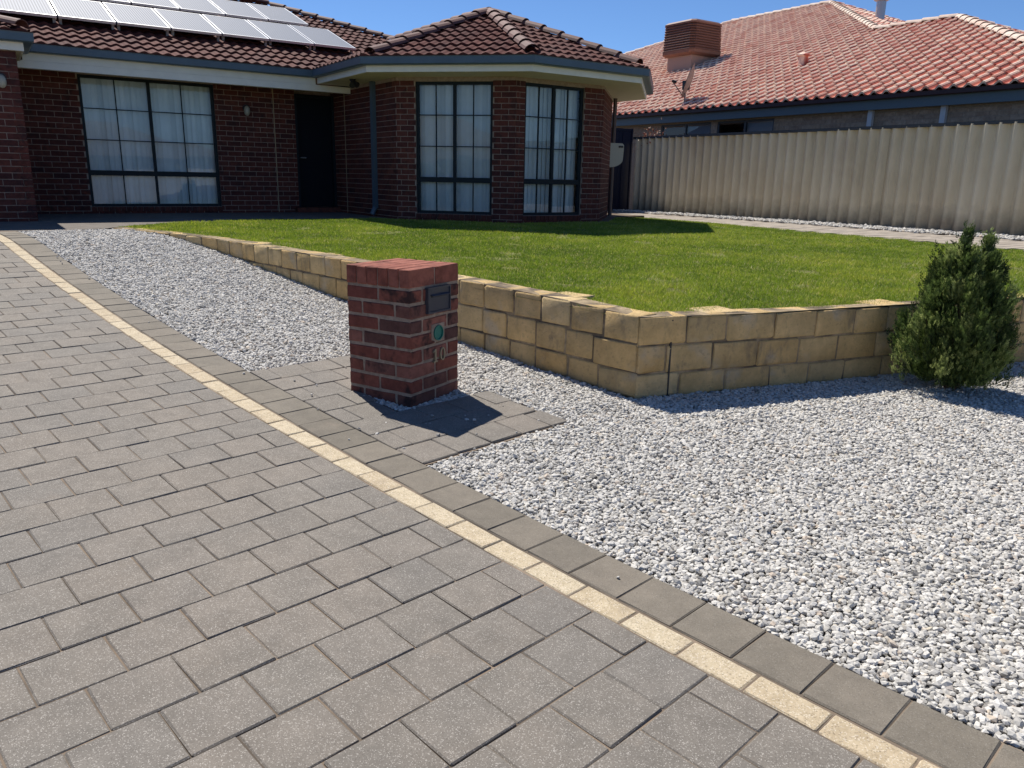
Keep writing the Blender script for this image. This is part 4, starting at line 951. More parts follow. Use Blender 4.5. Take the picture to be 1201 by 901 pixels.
roofp = MB(); roofp.add([(-4, 14.0, GZ - .03), (8.1, 17, GZ + .4), (-4, 17, GZ + .4)], [(0, 1, 2)])
roof_o = None
RF = Roof(house, None, M['otile'], .345, .32)
hipend = (8.147 - .02, RV - (8.147 - 6.1)); 
RF.plane((.8, MAIN_V), (5.2, MAIN_V), zt0, TP, [(-4.0, MAIN_V), (5.2, MAIN_V), (8.147, MAIN_V + 2.947), (8.147, RV - 2.05), (6.1, RV), (-4.0, RV)])
sl_ = lambda e0, e1: (ZAP - zt0) / abs(((AP[0] - e0[0]) * -(e1[1] - e0[1]) + (AP[1] - e0[1]) * (e1[0] - e0[0])) / math.hypot(e1[0] - e0[0], e1[1] - e0[1]))
c0, c1, c2, c3 = (5.2, 11.87), (7.05, 10.02), (9.244, 10.02), (11.094, 11.87)
zmeet = (ZAP - zt0) / TP
RF.plane((5.2, MAIN_V), c0, zt0, sl_((5.2, MAIN_V), c0), [(5.2, MAIN_V), c0, AP, (8.147, MAIN_V + zmeet)])
RF.plane(c0, c1, zt0, sl_(c0, c1), [c0, c1, AP], .1)
RF.plane(c1, c2, zt0, sl_(c1, c2), [c1, c2, AP], .05)
RF.plane(c2, c3, zt0, sl_(c2, c3), [c2, c3, AP])
RF.plane(c3, (11.094, 17), zt0, sl_(c3, (11.094, 17)), [c3, (11.094, 17.2), (8.147, 17.2), AP], 0, False)
# garage roof, its east slope
gz0 = zt0 - .035
RF.plane((-4, 12.70), (.78, 12.70), gz0, TP, [(-4, 12.70), (.78, 12.70), (-1.6, 15.08), (-4, 15.08)])
RF.plane((.78, 12.70), (.78, MAIN_V), gz0, TP, [(.78, 12.70), (.78, MAIN_V), (-1.6, MAIN_V + 2.38), (-1.6, 15.08)])
# back slopes, plain
RF.base.add([(6.1, RV, ZR), (8.147, RV - 2.05, ZAP), (11.094, 17.2, zt0), (11.094, 21.2, zt0), (6.5, 21.2, ZR - 1.2)], [(0, 1, 2, 3, 4)]); RF.base.add([(-4, RV, ZR), (6.1, RV, ZR), (6.5, 24, zt0), (-4, 24, zt0)], [(3, 2, 1, 0)])
rbm = RF.base.build('roof', M['underlay'], house); RF.part = rbm
RF.emit()
RF.caps((c0[0] + .12, c0[1] - .0, zt0 + .02), (AP[0], AP[1], ZAP), M['ridge']); RF.caps((c1[0] + .05, c1[1] + .12, zt0 + .04), (AP[0], AP[1], ZAP), M['ridge']); RF.caps((c2[0] - .05, c2[1] + .12, zt0 + .04), (AP[0], AP[1], ZAP), M['ridge']); RF.caps((c3[0] - .1, c3[1], zt0 + .04), (AP[0], AP[1], ZAP), M['ridge'])
RF.caps((AP[0], 17.1, ZAP), (AP[0], AP[1], ZAP + .01), M['ridge'])
RF.caps((8.3, RV - 2.2, ZAP + .02), (6.1, RV, ZR), M['ridge'])
RF.caps((-4, RV, ZR), (6.12, RV, ZR), M['ridge'], r=.125, lift=.08)
RF.caps((.74, 12.74, gz0 + .03), (-1.6, 15.08, gz0 + TP * 2.38), M['ridge'])
# wall lights, sensor light
def wall_light(u, v, z):
    mb = MB(); mb.tube([(u, v - .004, z + .02), (u, v - .05, z + .02)], [.062, .058], 12); f = mb.build('wall_light', M['rubber'], house)
    bm = bmesh.new(); bmesh.ops.create_uvsphere(bm, u_segments=12, v_segments=8, radius=1); mb = MB()
    mb.add([(u + v_.co.x * .055, v - .06 + v_.co.y * .05, z - .03 + v_.co.z * .085) for v_ in bm.verts], [tuple(q.index for q in f_.verts) for f_ in bm.faces]); bm.free(); sub(mb.build('lamp_shade', M['lampglass'], house, smooth=True), f)
mb = MB(); mb.prism([(-3.9, 12.9), (.55, 12.9), (.55, 14.95), (5.8, 15.1), (5.95, 12.2), (7.3, 10.85), (9.0, 10.85), (10.34, 12.2), (10.34, 20), (-3.9, 20)], ZO + 1.55, ZO + 1.58); mb.build('ceiling', M['ndark'], house)
wall_light(4.19, 14.84, ZO + 1.09); wall_light(.46, 12.79, ZO + 1.12)
mb = MB(); mb.tube([(5.42, 12.9, ZO + 1.531), (5.42, 12.9, ZO + 1.50)], .05, 10); sn = mb.build('sensor_light', M['rubber'], house)
mb = MB(); mb.tube([(5.42, 12.9, ZO + 1.50), (5.38, 12.82, ZO + 1.42)], [.03, .05], 10); mb.tube([(5.42, 12.9, ZO + 1.50), (5.46, 12.80, ZO + 1.43)], [.03, .05], 10); sub(mb.build('lamp_head', M['rubber'], house), sn)
mb = MB(); mb.tube([(10.56, 12.2, ZH), (10.56, 12.2, ZO + 1.0), (10.56, 12.2, ZO + 1.53)], .04, 8); mb.build('downpipe', M['bpipe'], house)

# ------------------------------------------------------------------ solar panels
c20, s20 = math.cos(R(20)), math.sin(R(20))
def solar(u0, v0, label, wd=.815, ln=1.53):
    z0 = zt0 + TP * (v0 - MAIN_V) + .18
    t = thing('solar_panel', label, 'solar panel', (u0, v0, z0), 'uv', 'solar panels on the brown tiled roof'); t.rotation_euler = (0, 0, AU)
    def P(x, y, h_): return (x, y * c20 - h_ * s20, y * s20 + h_ * c20)
    def bx(mb, x0, x1, y0, y1, h0, h1):
        V_ = [P(x, y, h_) for h_ in (h0, h1) for y in (y0, y1) for x in (x0, x1)]; mb.add(V_, [(0, 2, 3, 1), (4, 5, 7, 6), (0, 1, 5, 4), (2, 6, 7, 3), (0, 4, 6, 2), (1, 3, 7, 5)])
    mb = MB(); bx(mb, .016, wd - .016, .016, ln - .016, -.02, .006); o = mb.build('cells', M['cell'], t, off=(0, 0, 0))
    mb = MB()
    for q in ((0, wd, 0, .022), (0, wd, ln - .022, ln), (0, .022, .022, ln - .022), (wd - .022, wd, .022, ln - .022)): bx(mb, *q, -.03, .010)
    mb.build('frame', M['alu'], t, off=(0, 0, 0))
    for x in (.01, wd - .05):
        mb = MB(); bx(mb, x, x + .04, .10, .15, -.20, -.031); mb.build('bracket', M['zinc'], t, off=(0, 0, 0))
for i in range(9):
    place = {0: 'rightmost solar panel of the lower row', 8: 'leftmost solar panel of the lower row, cut by the photo edge'}.get(i, f"{['', 'second', 'third', 'fourth', 'fifth', 'sixth', 'seventh', 'eighth', ''][i]} solar panel from the right in the lower row")
    solar(5.66 - i * .845, 15.20 - i * .018, place)
for i in range(8):
    place = {0: 'rightmost solar panel of the upper row'}.get(i, f"{['', 'second', 'third', 'fourth', 'fifth', 'sixth', 'seventh', 'eighth', ''][i]} solar panel from the right in the upper row")
    solar(5.36 - i * .845, 16.93 - i * .018, place)

# ------------------------------------------------------------------ paths round the house and along the fence
def path_sheet(name, poly, zf, mat, label, joint=None, frame='uv'):
    mb = MB(); n = len(poly); top = [(*(UVw(*p)), zf(*p)) for p in poly]
    mb.add(top + [(x, y, z - .12) for x, y, z in top], [tuple(range(n))] + [(i, n + i, n + (i + 1) % n, (i + 1) % n) for i in range(n)]); o = mb.build(name, mat); struct(o, label); return o
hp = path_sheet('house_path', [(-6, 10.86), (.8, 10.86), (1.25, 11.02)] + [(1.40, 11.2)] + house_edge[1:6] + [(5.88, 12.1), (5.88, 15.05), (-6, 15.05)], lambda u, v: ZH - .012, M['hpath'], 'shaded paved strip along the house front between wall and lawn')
mb = MB()
hp2 = path_sheet('garden_edge', [(5.75, 12.0), (7.2, 10.50), (9.1, 10.50), (10.75, 12.2), (11.7, 12.4), (11.7, 16), (10.4, 16), (10.4, 12.2), (9.0, 10.8), (7.3, 10.8), (5.9, 12.2)], lambda u, v: ZH - .02, M['soil'], 'bare soil strip at the foot of the bay wall')
pth = bpy.data.objects.new('side_path', None); COL.objects.link(pth); struct(pth, 'pale paved path between the lawn and the fibro fence'); p_ = UVw(12.5, 8); pth.location = (p_[0], p_[1], ZO - .80); pth.rotation_euler.z = AU; BASE[pth.name] = (12.5, 8, ZO - .80)
pz = lambda v: ZO - .775 - max(0, 9 - v) * .006
mb = MB(); A = np.linspace(-1.0, 15.7, 40); mb.add([(u, v, pz(v) - .02) for v in A for u in (11.65, 14.6)], [(2 * i, 2 * i + 1, 2 * i + 3, 2 * i + 2) for i in range(39)]); mb.build('joint_bed', M['sand'], pth)
V_, F_ = chamfer_box(.398, .196, .05, .004, .001); mbp = MB(); mbp.add(V_, F_); pme = mbp.mesh('paver', M['conc'])
pc = []; v = 1.0; r_ = 0
while v < 15.6:
    for k in range(5):
        u = 11.72 + k * .40 - (.2 if r_ % 2 else 0) + .2
        if u + .2 > 13.55: continue
        w_ = UVw(u, v); px = proj(w_[0], w_[1], pz(v)); pc.append(((910 / px[2]) ** 2 if (-20 < px[0] < 1230 and px[2] > 0) else 0, u, v))
    v += .20; r_ += 1
pc.sort(key=lambda c: -c[0]); rb = MB()
for i, (sz, u, v) in enumerate(pc):
    if i < 260 and sz > 0: inst('paver', pme, pth, (u, v, pz(v) + random.uniform(-.002, .002)), (0, 0, random.gauss(0, .004)))
    else: rb.add([(x + u, y + v, z + pz(v)) for x, y, z in V_], F_, random.random())
stuff(rb.build('distant_paving', M['conc'], pth))
def reg_f(P):
    x = Q0[0] + P[:, 0] * D2[0] + P[:, 1] * T2[0]; y = Q0[1] + P[:, 0] * D2[1] + P[:, 1] * T2[1]; uu, vv = w2uv(x, y); return (uu > 13.50) & (uu < 14.22) & (vv > 2.0) & (vv < 15.5)
def zf_f(a, b):
    x = Q0[0] + a * D2[0] + b * T2[0]; y = Q0[1] + a * D2[1] + b * T2[1]; vv = w2uv(x, y)[1]; return ZO - .765 - np.maximum(0, 9 - vv) * .006
cs = [uv2ab(13.5, 2), uv2ab(14.25, 2), uv2ab(14.25, 15.5), uv2ab(13.5, 15.5)]; aa = [c[0] for c in cs]; bb = [c[1] for c in cs]
gravel_bed_and_stones('gravel', 'narrow strip of white gravel at the foot of the fibro fence', reg_f, .034, (.018, .028), zf_f, ((min(aa), max(aa)), (min(bb), max(bb))), 41)

# ------------------------------------------------------------------ fibro fence
fence = thing('fibro_fence', 'weathered grey corrugated fibro fence with dark capping beside the path', 'fence', (14.25, 8, ZO - .80), 'uv')
PITCH = .231; FZ1 = ZO + 1.045
def sheet(v0, n):
    N = n * 10; P = []; mb = MB(); off = random.uniform(-.008, .008)
    for i in range(N + 1):
        v = v0 + PITCH * n * i / N; u = 14.25 + .046 * math.cos(2 * math.pi * i / 10) + off; P += [(u - .004, v, ZO - 1.1), (u - .004, v, FZ1), (u + .004, v, ZO - 1.1), (u + .004, v, FZ1)]
    F_ = []
    for i in range(N): a, b = 4 * i, 4 * (i + 1); F_ += [(a + 1, b + 1, b, a), (a + 2, b + 2, b + 3, a + 3)]
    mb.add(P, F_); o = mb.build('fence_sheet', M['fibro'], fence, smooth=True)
v = 15.62
while v > -1: v -= PITCH * 5; sheet(v, 5)
v = 15.64
while v > -1:
    mb = MB(); q = random.uniform(-.004, .004); mb.box(14.20 + q, 14.30 + q, v - 2.395, v, FZ1 - .025, FZ1 + .03); mb.build('capping', M['cap'], fence); v -= 2.4

# ------------------------------------------------------------------ side gate, wall box
gate = thing('side_gate', 'dark navy steel side gate between the house wall and the fence end', 'gate', (12.3, 15.7, ZO - .78), 'uv')
n_ = 9; gw = (14.17 - 10.46) / n_
for i in range(n_):
    mb = MB(); x = 10.46 + i * gw; mb.box(x + .003, x + gw - .003, 15.69, 15.72, ZO - .74, ZO + 1.22)
    mb.box(x + gw * .3, x + gw * .6, 15.675, 15.689, ZO - .70, ZO + 1.20); mb.build('gate_panel', M['gatem'], gate)
mb = MB(); mb.box(10.46, 14.17, 15.67, 15.74, ZO + 1.222, ZO + 1.27); mb.box(10.46, 14.17, 15.67, 15.74, ZO - .79, ZO - .742); mb.box(14.172, 14.21, 15.66, 15.75, ZO - .85, ZO + 1.28); mb.build('gate_frame', M['gatem'], gate)
wbx = thing('wall_box', 'cream moulded wall box with a rounded underside beside the dark side gate', 'wall box', (10.62, 12.6, ZO + .26), 'uv')
prof = [(10.45, .70), (10.76, .70), (10.80, .67), (10.80, .60), (10.79, .40)]
for k in range(1, 9): a = math.pi / 2 * k / 8; prof.append((10.45 + .34 * math.cos(a), .40 - .16 * math.sin(a)))
mb = MB(); n = len(prof); v0, v1 = 12.15, 12.55
mb.add([(u, v0, ZO + z) for u, z in prof] + [(u, v1, ZO + z) for u, z in prof], [tuple(range(n))[::-1], tuple(range(n, 2 * n))] + [(i, (i + 1) % n, n + (i + 1) % n, n + i) for i in range(n)]); mb.build('casing', M['white'], wbx)
mb = MB()
for u in (10.68, 10.74): mb.tube([(u, 12.149, ZO + .635), (u, 12.12, ZO + .635)], .018, 8)
mb.build('knob', M['rubber'], wbx)
mb = MB(); mb.box(10.802, 10.815, 12.2, 12.5, ZO + .42, ZO + .60); mb.build('side_rib', M['white'], wbx)

# ------------------------------------------------------------------ neighbour's house
nb = thing('neighbour_house', 'neighbouring house with a sunlit red and cream tiled roof behind the fence', 'house', (18.0, 12.0, ZO - .75), 'uv')
EU = 15.2; NZ = ZO + 1.737; NS = math.tan(R(22)); WU = 15.42
NB = Bricks(); mb = MB()
# wall facing the fence: outside is towards -u, so travel towards -v
wins = [(15.9, 14.15), (13.95, 12.25)]; vs = 30.0
holes = [(vs - a, vs - b, ZO + .55, ZO + 1.44) for a, b in wins]
wall_core(mb, (WU, vs), (WU, 5.0), ZO - 1.0, ZO + 1.49, holes); mb.obox((WU, 5.0), (28, 5.0), .06, ZO - 1.0, ZO + 1.62); mb.build('wall', M['nmortar'], nb)
NB.run((WU, 20.0), (WU, 5.4), ZO + .74, ZO + 1.49, [(20 - a, 20 - b, ZO + .55, ZO + 1.44) for a, b in wins]); NB.emit(nb, M['nbrick'], 280)
for a, b in wins:
    fm = MB(); z0, z1 = ZO + .55, ZO + 1.44
    m_ = (a + b) / 2
    for q in ((a - .045, a, z0, z1), (b, b + .045, z0, z1), (m_ - .025, m_ + .025, z0, z1)): fm.box(WU + .01, WU + .06, q[0], q[1], q[2], q[3])
    fm.box(WU + .011, WU + .059, b + .046, a - .046, z1 - .045, z1 - .001); fm.box(WU + .011, WU + .059, b + .046, a - .046, z0 + .001, z0 + .045)
    f = fm.build('window', M['nwin'], nb)
    for q0, q1 in ((a - .045, m_ + .025), (m_ - .025, b + .045)):
        g_ = MB(); g_.add([(WU + .035, q0, z0 + .04), (WU + .035, q1, z0 + .04), (WU + .035, q1, z1 - .04), (WU + .035, q0, z1 - .04)], [(0, 1, 2, 3)]); sub(g_.build('pane', M['glass'], nb), f)
    g_ = MB(); g_.add([(WU + .10, m_, z0), (WU + .10, b, z0), (WU + .10, b, z1), (WU + .10, m_, z1)], [(0, 1, 2, 3)]); sub(g_.build('blind', M['blind'], nb), f)
    g_ = MB(); g_.box(WU + .2, WU + 2, b - .3, a + .3, z0 - .3, z0 - .2); g_.box(WU + 2, WU + 2.1, b - .3, a + .3, z0 - .3, z1 + .2); sub(g_.build('room', M['ndark'], nb), f)
nchain = [(EU, 32.0), (EU, 5.1)]
band('gutter', nchain, 0, 0, 0, 0, M['ngut'], nb, [(o, (z - GZ) * .72 + NZ) for o, z in gut_prof])
band('fascia', nchain, -.05, -.018, NZ - .27, NZ - .06, M['neave'], nb); 
mb = MB(); mb.box(EU + .052, WU - .002, 5.1, 32, NZ - .26, NZ - .245); mb.build('soffit', M['neave'], nb)
for v_ in (9.82, 8.33):
    mb = MB(); mb.box(WU - .10, WU - .02, v_ - .05, v_ + .05, ZO - .7, NZ - .262); mb.build('downpipe', M['npipe'], nb)
nt0 = NZ + .006
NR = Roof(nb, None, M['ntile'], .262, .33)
R1 = (20.93, 11.34); R1b = (20.93, 13.52); A1 = (26.4, 19.0); A2 = (26.4, 23.5)
zz1 = nt0 + NS * (20.93 - EU); zzA = nt0 + NS * (26.4 - EU)
NR.plane((EU, 33), (EU, 5.1), nt0, NS, [(EU, 34.7), (EU, 13.52), R1b, A1, A2], .06)
NR.plane((EU, 33), (EU, 5.1), nt0, NS, [(EU, 13.52), (EU, 5.61), R1, R1b], .06)
# hip end of the near wing, and the main roof's near hip face behind it
NR.plane((EU, 5.61), (26.66, 5.61), nt0, NS, [(EU, 5.61), (26.66, 5.61), R1], .1)
NR.plane((15.2, 7.8), (37.6, 7.8), nt0, NS, [(20.93, 13.53), (31.87, 13.53), A1], .05)
NR.base.add([(20.93, 11.34, zz1), (20.93, 13.53, zz1), (26.66, 13.53, nt0), (26.66, 5.61, nt0)], [(0, 3, 2, 1)])
NR.base.add([(26.4, 19.0, zzA), (26.4, 23.5, zzA), (37.6, 34.7, nt0), (37.6, 7.8, nt0)], [(0, 3, 2, 1)]); NR.base.add([(EU, 34.7, nt0), (37.6, 34.7, nt0), (26.4, 23.5, zzA)], [(0, 2, 1)])
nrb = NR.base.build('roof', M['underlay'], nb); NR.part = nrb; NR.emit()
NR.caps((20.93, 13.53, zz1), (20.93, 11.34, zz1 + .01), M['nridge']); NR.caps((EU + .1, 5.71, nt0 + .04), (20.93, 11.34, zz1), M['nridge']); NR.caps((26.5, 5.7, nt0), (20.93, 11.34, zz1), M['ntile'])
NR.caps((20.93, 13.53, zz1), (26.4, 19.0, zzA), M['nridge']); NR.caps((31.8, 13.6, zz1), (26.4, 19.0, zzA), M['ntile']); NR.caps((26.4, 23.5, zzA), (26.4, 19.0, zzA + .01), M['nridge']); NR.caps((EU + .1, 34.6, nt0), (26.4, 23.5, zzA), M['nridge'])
def nroof(u): return nt0 + NS * (u - EU)
# vent tile and flue
mb = MB(); u, v = 18.07, 13.65; z = nroof(u)
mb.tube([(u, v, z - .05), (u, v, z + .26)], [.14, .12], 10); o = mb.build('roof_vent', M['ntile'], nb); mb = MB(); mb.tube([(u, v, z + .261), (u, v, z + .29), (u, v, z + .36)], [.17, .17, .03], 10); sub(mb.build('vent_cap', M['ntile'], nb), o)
u, v = 25.5, 16.45; z = nt0 + NS * (v - 7.8)
mb = MB(); mb.tube([(u, v, z - .1), (u, v, z + .60)], .15, 14); o = mb.build('flue', M['zinc'], nb); mb = MB(); mb.tube([(u, v, z + .601), (u, v, z + .64), (u, v, z + .86), (u, v, z + .90)], [.17, .25, .25, .2], 14); sub(mb.build('flue_cowl', M['zinc'], nb), o)

# ------------------------------------------------------------------ evaporative cooler, satellite dish
uc, vc = 19.65, 19.12; zc = nroof(uc)
cl_ = thing('evaporative_cooler', 'brown slatted evaporative cooler standing on the red tiled roof', 'air cooler', (uc, vc, zc), 'uv')
mb = MB(); P0 = [(uc - .52, vc - .52), (uc + .52, vc - .52), (uc + .52, vc + .52), (uc - .52, vc + .52)]
mb.prism(P0, zc - .32, zc + .30); mb.build('duct_base', M['coolerbase'], cl_)
def sq(h_, r_): 
    c = r_ * .82; return [(uc - h_, vc - c), (uc - c, vc - h_), (uc + c, vc - h_), (uc + h_, vc - c), (uc + h_, vc + c), (uc + c, vc + h_), (uc - c, vc + h_), (uc - h_, vc + c)]
def loft(name, rings, mat):
    mb = MB(); V_ = []; n = 8
    for h_, z in rings: V_ += [(*p, z) for p in sq(h_, h_)]
    mb.add(V_, [(i * n + k, i * n + (k + 1) % n, (i + 1) * n + (k + 1) % n, (i + 1) * n + k) for i in range(len(rings) - 1) for k in range(n)] + [tuple(range(n))[::-1], tuple(range((len(rings) - 1) * n, len(rings) * n))]); return mb.build(name, mat, cl_)
zb_ = zc + .30
loft('tray', [(.62, zb_), (.70, zb_ + .06), (.71, zb_ + .15)], M['cooler'])
loft('core', [(.64, zb_ + .14), (.62, zb_ + .93)], M['rubber'])
for k in range(10):
    z = zb_ + .16 + k * .075; h_ = .705 - .003 * k; loft('louvre', [(h_, z), (h_ + .004, z + .012), (h_ - .03, z + .062), (h_ - .034, z + .05)][:3], M['cooler'])
loft('lid', [(.685, zb_ + .91), (.685, zb_ + .96), (.60, zb_ + 1.02)], M['cooler'])
ud, vd_ = 15.55, 15.25; zd_ = nroof(ud)
ds = thing('satellite_dish', 'dark satellite dish on a mast near the edge of the red tiled roof', 'satellite dish', (ud, vd_, zd_), 'uv')
mb = MB(); mb.tube([(ud, vd_, zd_ - .05), (ud, vd_, zd_ + .45)], .022, 8); mb.build('mast', M['dish'], ds)
axd = np.array([-.25, -.95, .35]); axd /= np.linalg.norm(axd); axd = np.array([-.62, .72, .3]); axd /= np.linalg.norm(axd)
e1 = np.cross(axd, [0, 0, 1.]); e1 /= np.linalg.norm(e1); e2 = np.cross(e1, axd); cen = np.array([ud + .12, vd_, zd_ + .62]); mb = MB(); V_ = [tuple(cen - axd * .06)]; F_ = []; N = 20
for r_ in (.18, .34, .44):
    for k in range(N): a = 2 * math.pi * k / N; V_.append(tuple(cen + axd * (-.06 + .10 * (r_ / .44) ** 2) + r_ * (math.cos(a) * e1 * .9 + math.sin(a) * e2)))
for k in range(N): F_.append((0, 1 + k, 1 + (k + 1) % N)); 
for q in (0, 1):
    for k in range(N): F_.append((1 + q * N + k, 1 + (q + 1) * N + k, 1 + (q + 1) * N + (k + 1) % N, 1 + q * N + (k + 1) % N))
mb.add(V_, F_); n = len(V_); mb.add([tuple(np.array(p) - axd * .012) for p in V_], [f[::-1] for f in F_]); mb.build('dish', M['dish'], ds, smooth=True)
mb = MB(); hp_ = cen + axd * .42 - e2 * .12; mb.tube([tuple(cen - e2 * .4), tuple(hp_)], .013, 6); mb.tube([tuple(hp_), tuple(hp_ - axd * .12)], .035, 8); mb.build('feed_arm', M['rubber'], ds)
mb = MB(); mb.box(ud - .06, ud + .10, vd_ - .06, vd_ + .06, zd_ + .40, zd_ + .62); mb.build('clamp', M['rubber'], ds)

# ------------------------------------------------------------------ conifer
cxy = np.array([3.17, 5.46]); cz = float(zprof(w2ab(*cxy)[0])) - .01
con = thing('conifer', 'small bushy dark green conifer with two tips growing in the gravel', 'conifer', (cxy[0], cxy[1], cz))
rs = np.random.RandomState(5)
tv = []; mb = MB()
stems = [((0, 0), (-.02, .02), 1.12), ((.02, 0), (.13, .03), 1.06), ((-.01, .01), (-.14, -.03), .85), ((.02, .01), (.25, .05), .80), ((0, -.02), (-.24, .02), .58), ((.03, -.02), (.10, -.16), .78), ((-.02, -.02), (-.10, -.17), .66), ((.0, .02), (.02, .2), .85), ((.02, 0), (.33, -.06), .55)]
for (p, q, h_) in stems:
    pts = [(p[0], p[1], -.02), (p[0] * .4 + q[0] * .6, p[1] * .4 + q[1] * .6, h_ * .45), (q[0], q[1], h_ * .92)]
    mb.tube([(cxy[0] + x, cxy[1] + y, cz + z) for x, y, z in pts], [.02 if h_ > 1 else .013, .009, .003], 6)
mb.build('trunk', M['bark'], con)
def env(z):                                # crown radius at height z
    t = np.clip((z - .05) / 1.06, 0, 1); return np.interp(t, [0, .07, .18, .36, .56, .74, .9, 1], [.12, .26, .365, .365, .275, .155, .045, .01])
Vs, Fs, Ts = [], [], []; cntv = 0
def spray(o, d, ln, tint):
    """a flat fan of scale-leaf twigs"""
    global cntv
    d = d / np.linalg.norm(d); s_ = np.cross(d, rs.normal(size=3)); s_ /= np.linalg.norm(s_); nn = np.cross(d, s_)
    for k in range(6):
        t = .1 + .9 * k / 5; sd = (-1) ** k; b = o + d * ln * t * .7
        dd = d * .9 + s_ * sd * .6 * (1 - t * .6) + nn * rs.normal(0, .12); dd /= np.linalg.norm(dd); l = ln * (.46 - .16 * t) * rs.uniform(.8, 1.2); wv = np.cross(dd, nn + rs.normal(0, .35, 3)); wv /= np.linalg.norm(wv); wd = l * .16
        Vs.extend([b, b + dd * l * .5 + wv * wd, b + dd * l, b + dd * l * .5 - wv * wd]); Fs.append((cntv, cntv + 1, cntv + 2, cntv + 3)); cntv += 4; Ts.extend([np.clip(tint + rs.normal(0, .08) + .16 * t, 0, 1)] * 4)
plumes = []
for i in range(210):                        # upright plumes that give the lumpy outline
    z = .07 + .86 * rs.rand() ** .95; a = rs.uniform(0, 2 * np.pi); r_ = env(z) * np.sqrt(rs.uniform(.12, 1)) * rs.uniform(.80, 1.08)
    c = np.array([r_ * math.cos(a), r_ * math.sin(a), z])
    if z > .62: c[0] += (-.055 if c[0] < .03 else .085) * min(1, (z - .62) / .3)
    plumes.append((c, a, rs.uniform(.065, .11) * (1.15 - .5 * z)))
plumes += [(np.array([-.04, .02, 1.07]), 0, .045), (np.array([.115, .03, 1.03]), 0, .045), (np.array([-.05, .02, 1.01]), 0, .055), (np.array([-.06, .0, .95]), 2, .07), (np.array([-.05, -.02, .86]), 2, .085), (np.array([.12, .03, .98]), 1, .06), (np.array([.13, .0, .89]), 1, .075), (np.array([.14, .0, .80]), 1, .09), (np.array([-.36, -.05, .34]), 3.1, .12), (np.array([-.38, -.02, .22]), 3.2, .11)]
for c, a, sz in plumes:
    out = np.array([math.cos(a), math.sin(a), 0]); tb = rs.normal(.42, .30)
    for j in range(86):
        q = rs.normal(0, 1, 3) * np.array([.34, .34, .72]) * sz
        o = c + q; o[2] = max(o[2], .05 + .05 * rs.rand()); d = out * .45 + np.array([0, 0, 1.0]) + rs.normal(0, .20, 3)
        spray(o + np.array([cxy[0], cxy[1], cz]), d, rs.uniform(.045, .08), np.clip(tb + rs.normal(0, .08), 0, .98))
me = npmesh('crown', np.array(Vs) - np.array([cxy[0], cxy[1], cz]), np.array(Fs), M['conifer'], np.array(Ts)); link(bpy.data.objects.new('crown', me), con)

# ------------------------------------------------------------------ red leaved plant behind the fence end
pp = UVw(14.62, 15.35); pl0 = thing('garden_plant', 'reddish leafy plant showing just above the far end of the fence', 'plant', (pp[0], pp[1], ZO - .85))
mb = MB()
for k in range(5): a = k * 1.26; mb.tube([(pp[0], pp[1], ZO - .87), (pp[0] + .08 * math.cos(a), pp[1] + .08 * math.sin(a), ZO + .3), (pp[0] + .22 * math.cos(a), pp[1] + .22 * math.sin(a), ZO + 1.15)], [.015, .01, .004], 5)
mb.build('stem', M['bark'], pl0)
V_, F_, T_ = [], [], []; 
for k in range(420):
    o = np.array([pp[0], pp[1], ZO + .95]) + rs.normal(0, 1, 3) * np.array([.14, .2, .16]); d = rs.normal(0, 1, 3) + np.array([0, 0, .5]); d /= np.linalg.norm(d); s_ = np.cross(d, rs.normal(size=3)); s_ /= np.linalg.norm(s_); l = rs.uniform(.04, .08)
    n = len(V_); V_ += [o, o + d * l * .5 + s_ * l * .22, o + d * l, o + d * l * .5 - s_ * l * .22]; F_.append((n, n + 1, n + 2, n + 3)); T_ += [rs.rand()] * 4
link(bpy.data.objects.new('foliage', npmesh('foliage', np.array(V_) - np.array(pl0.location), np.array(F_), M['redleaf'], np.array(T_))), pl0)

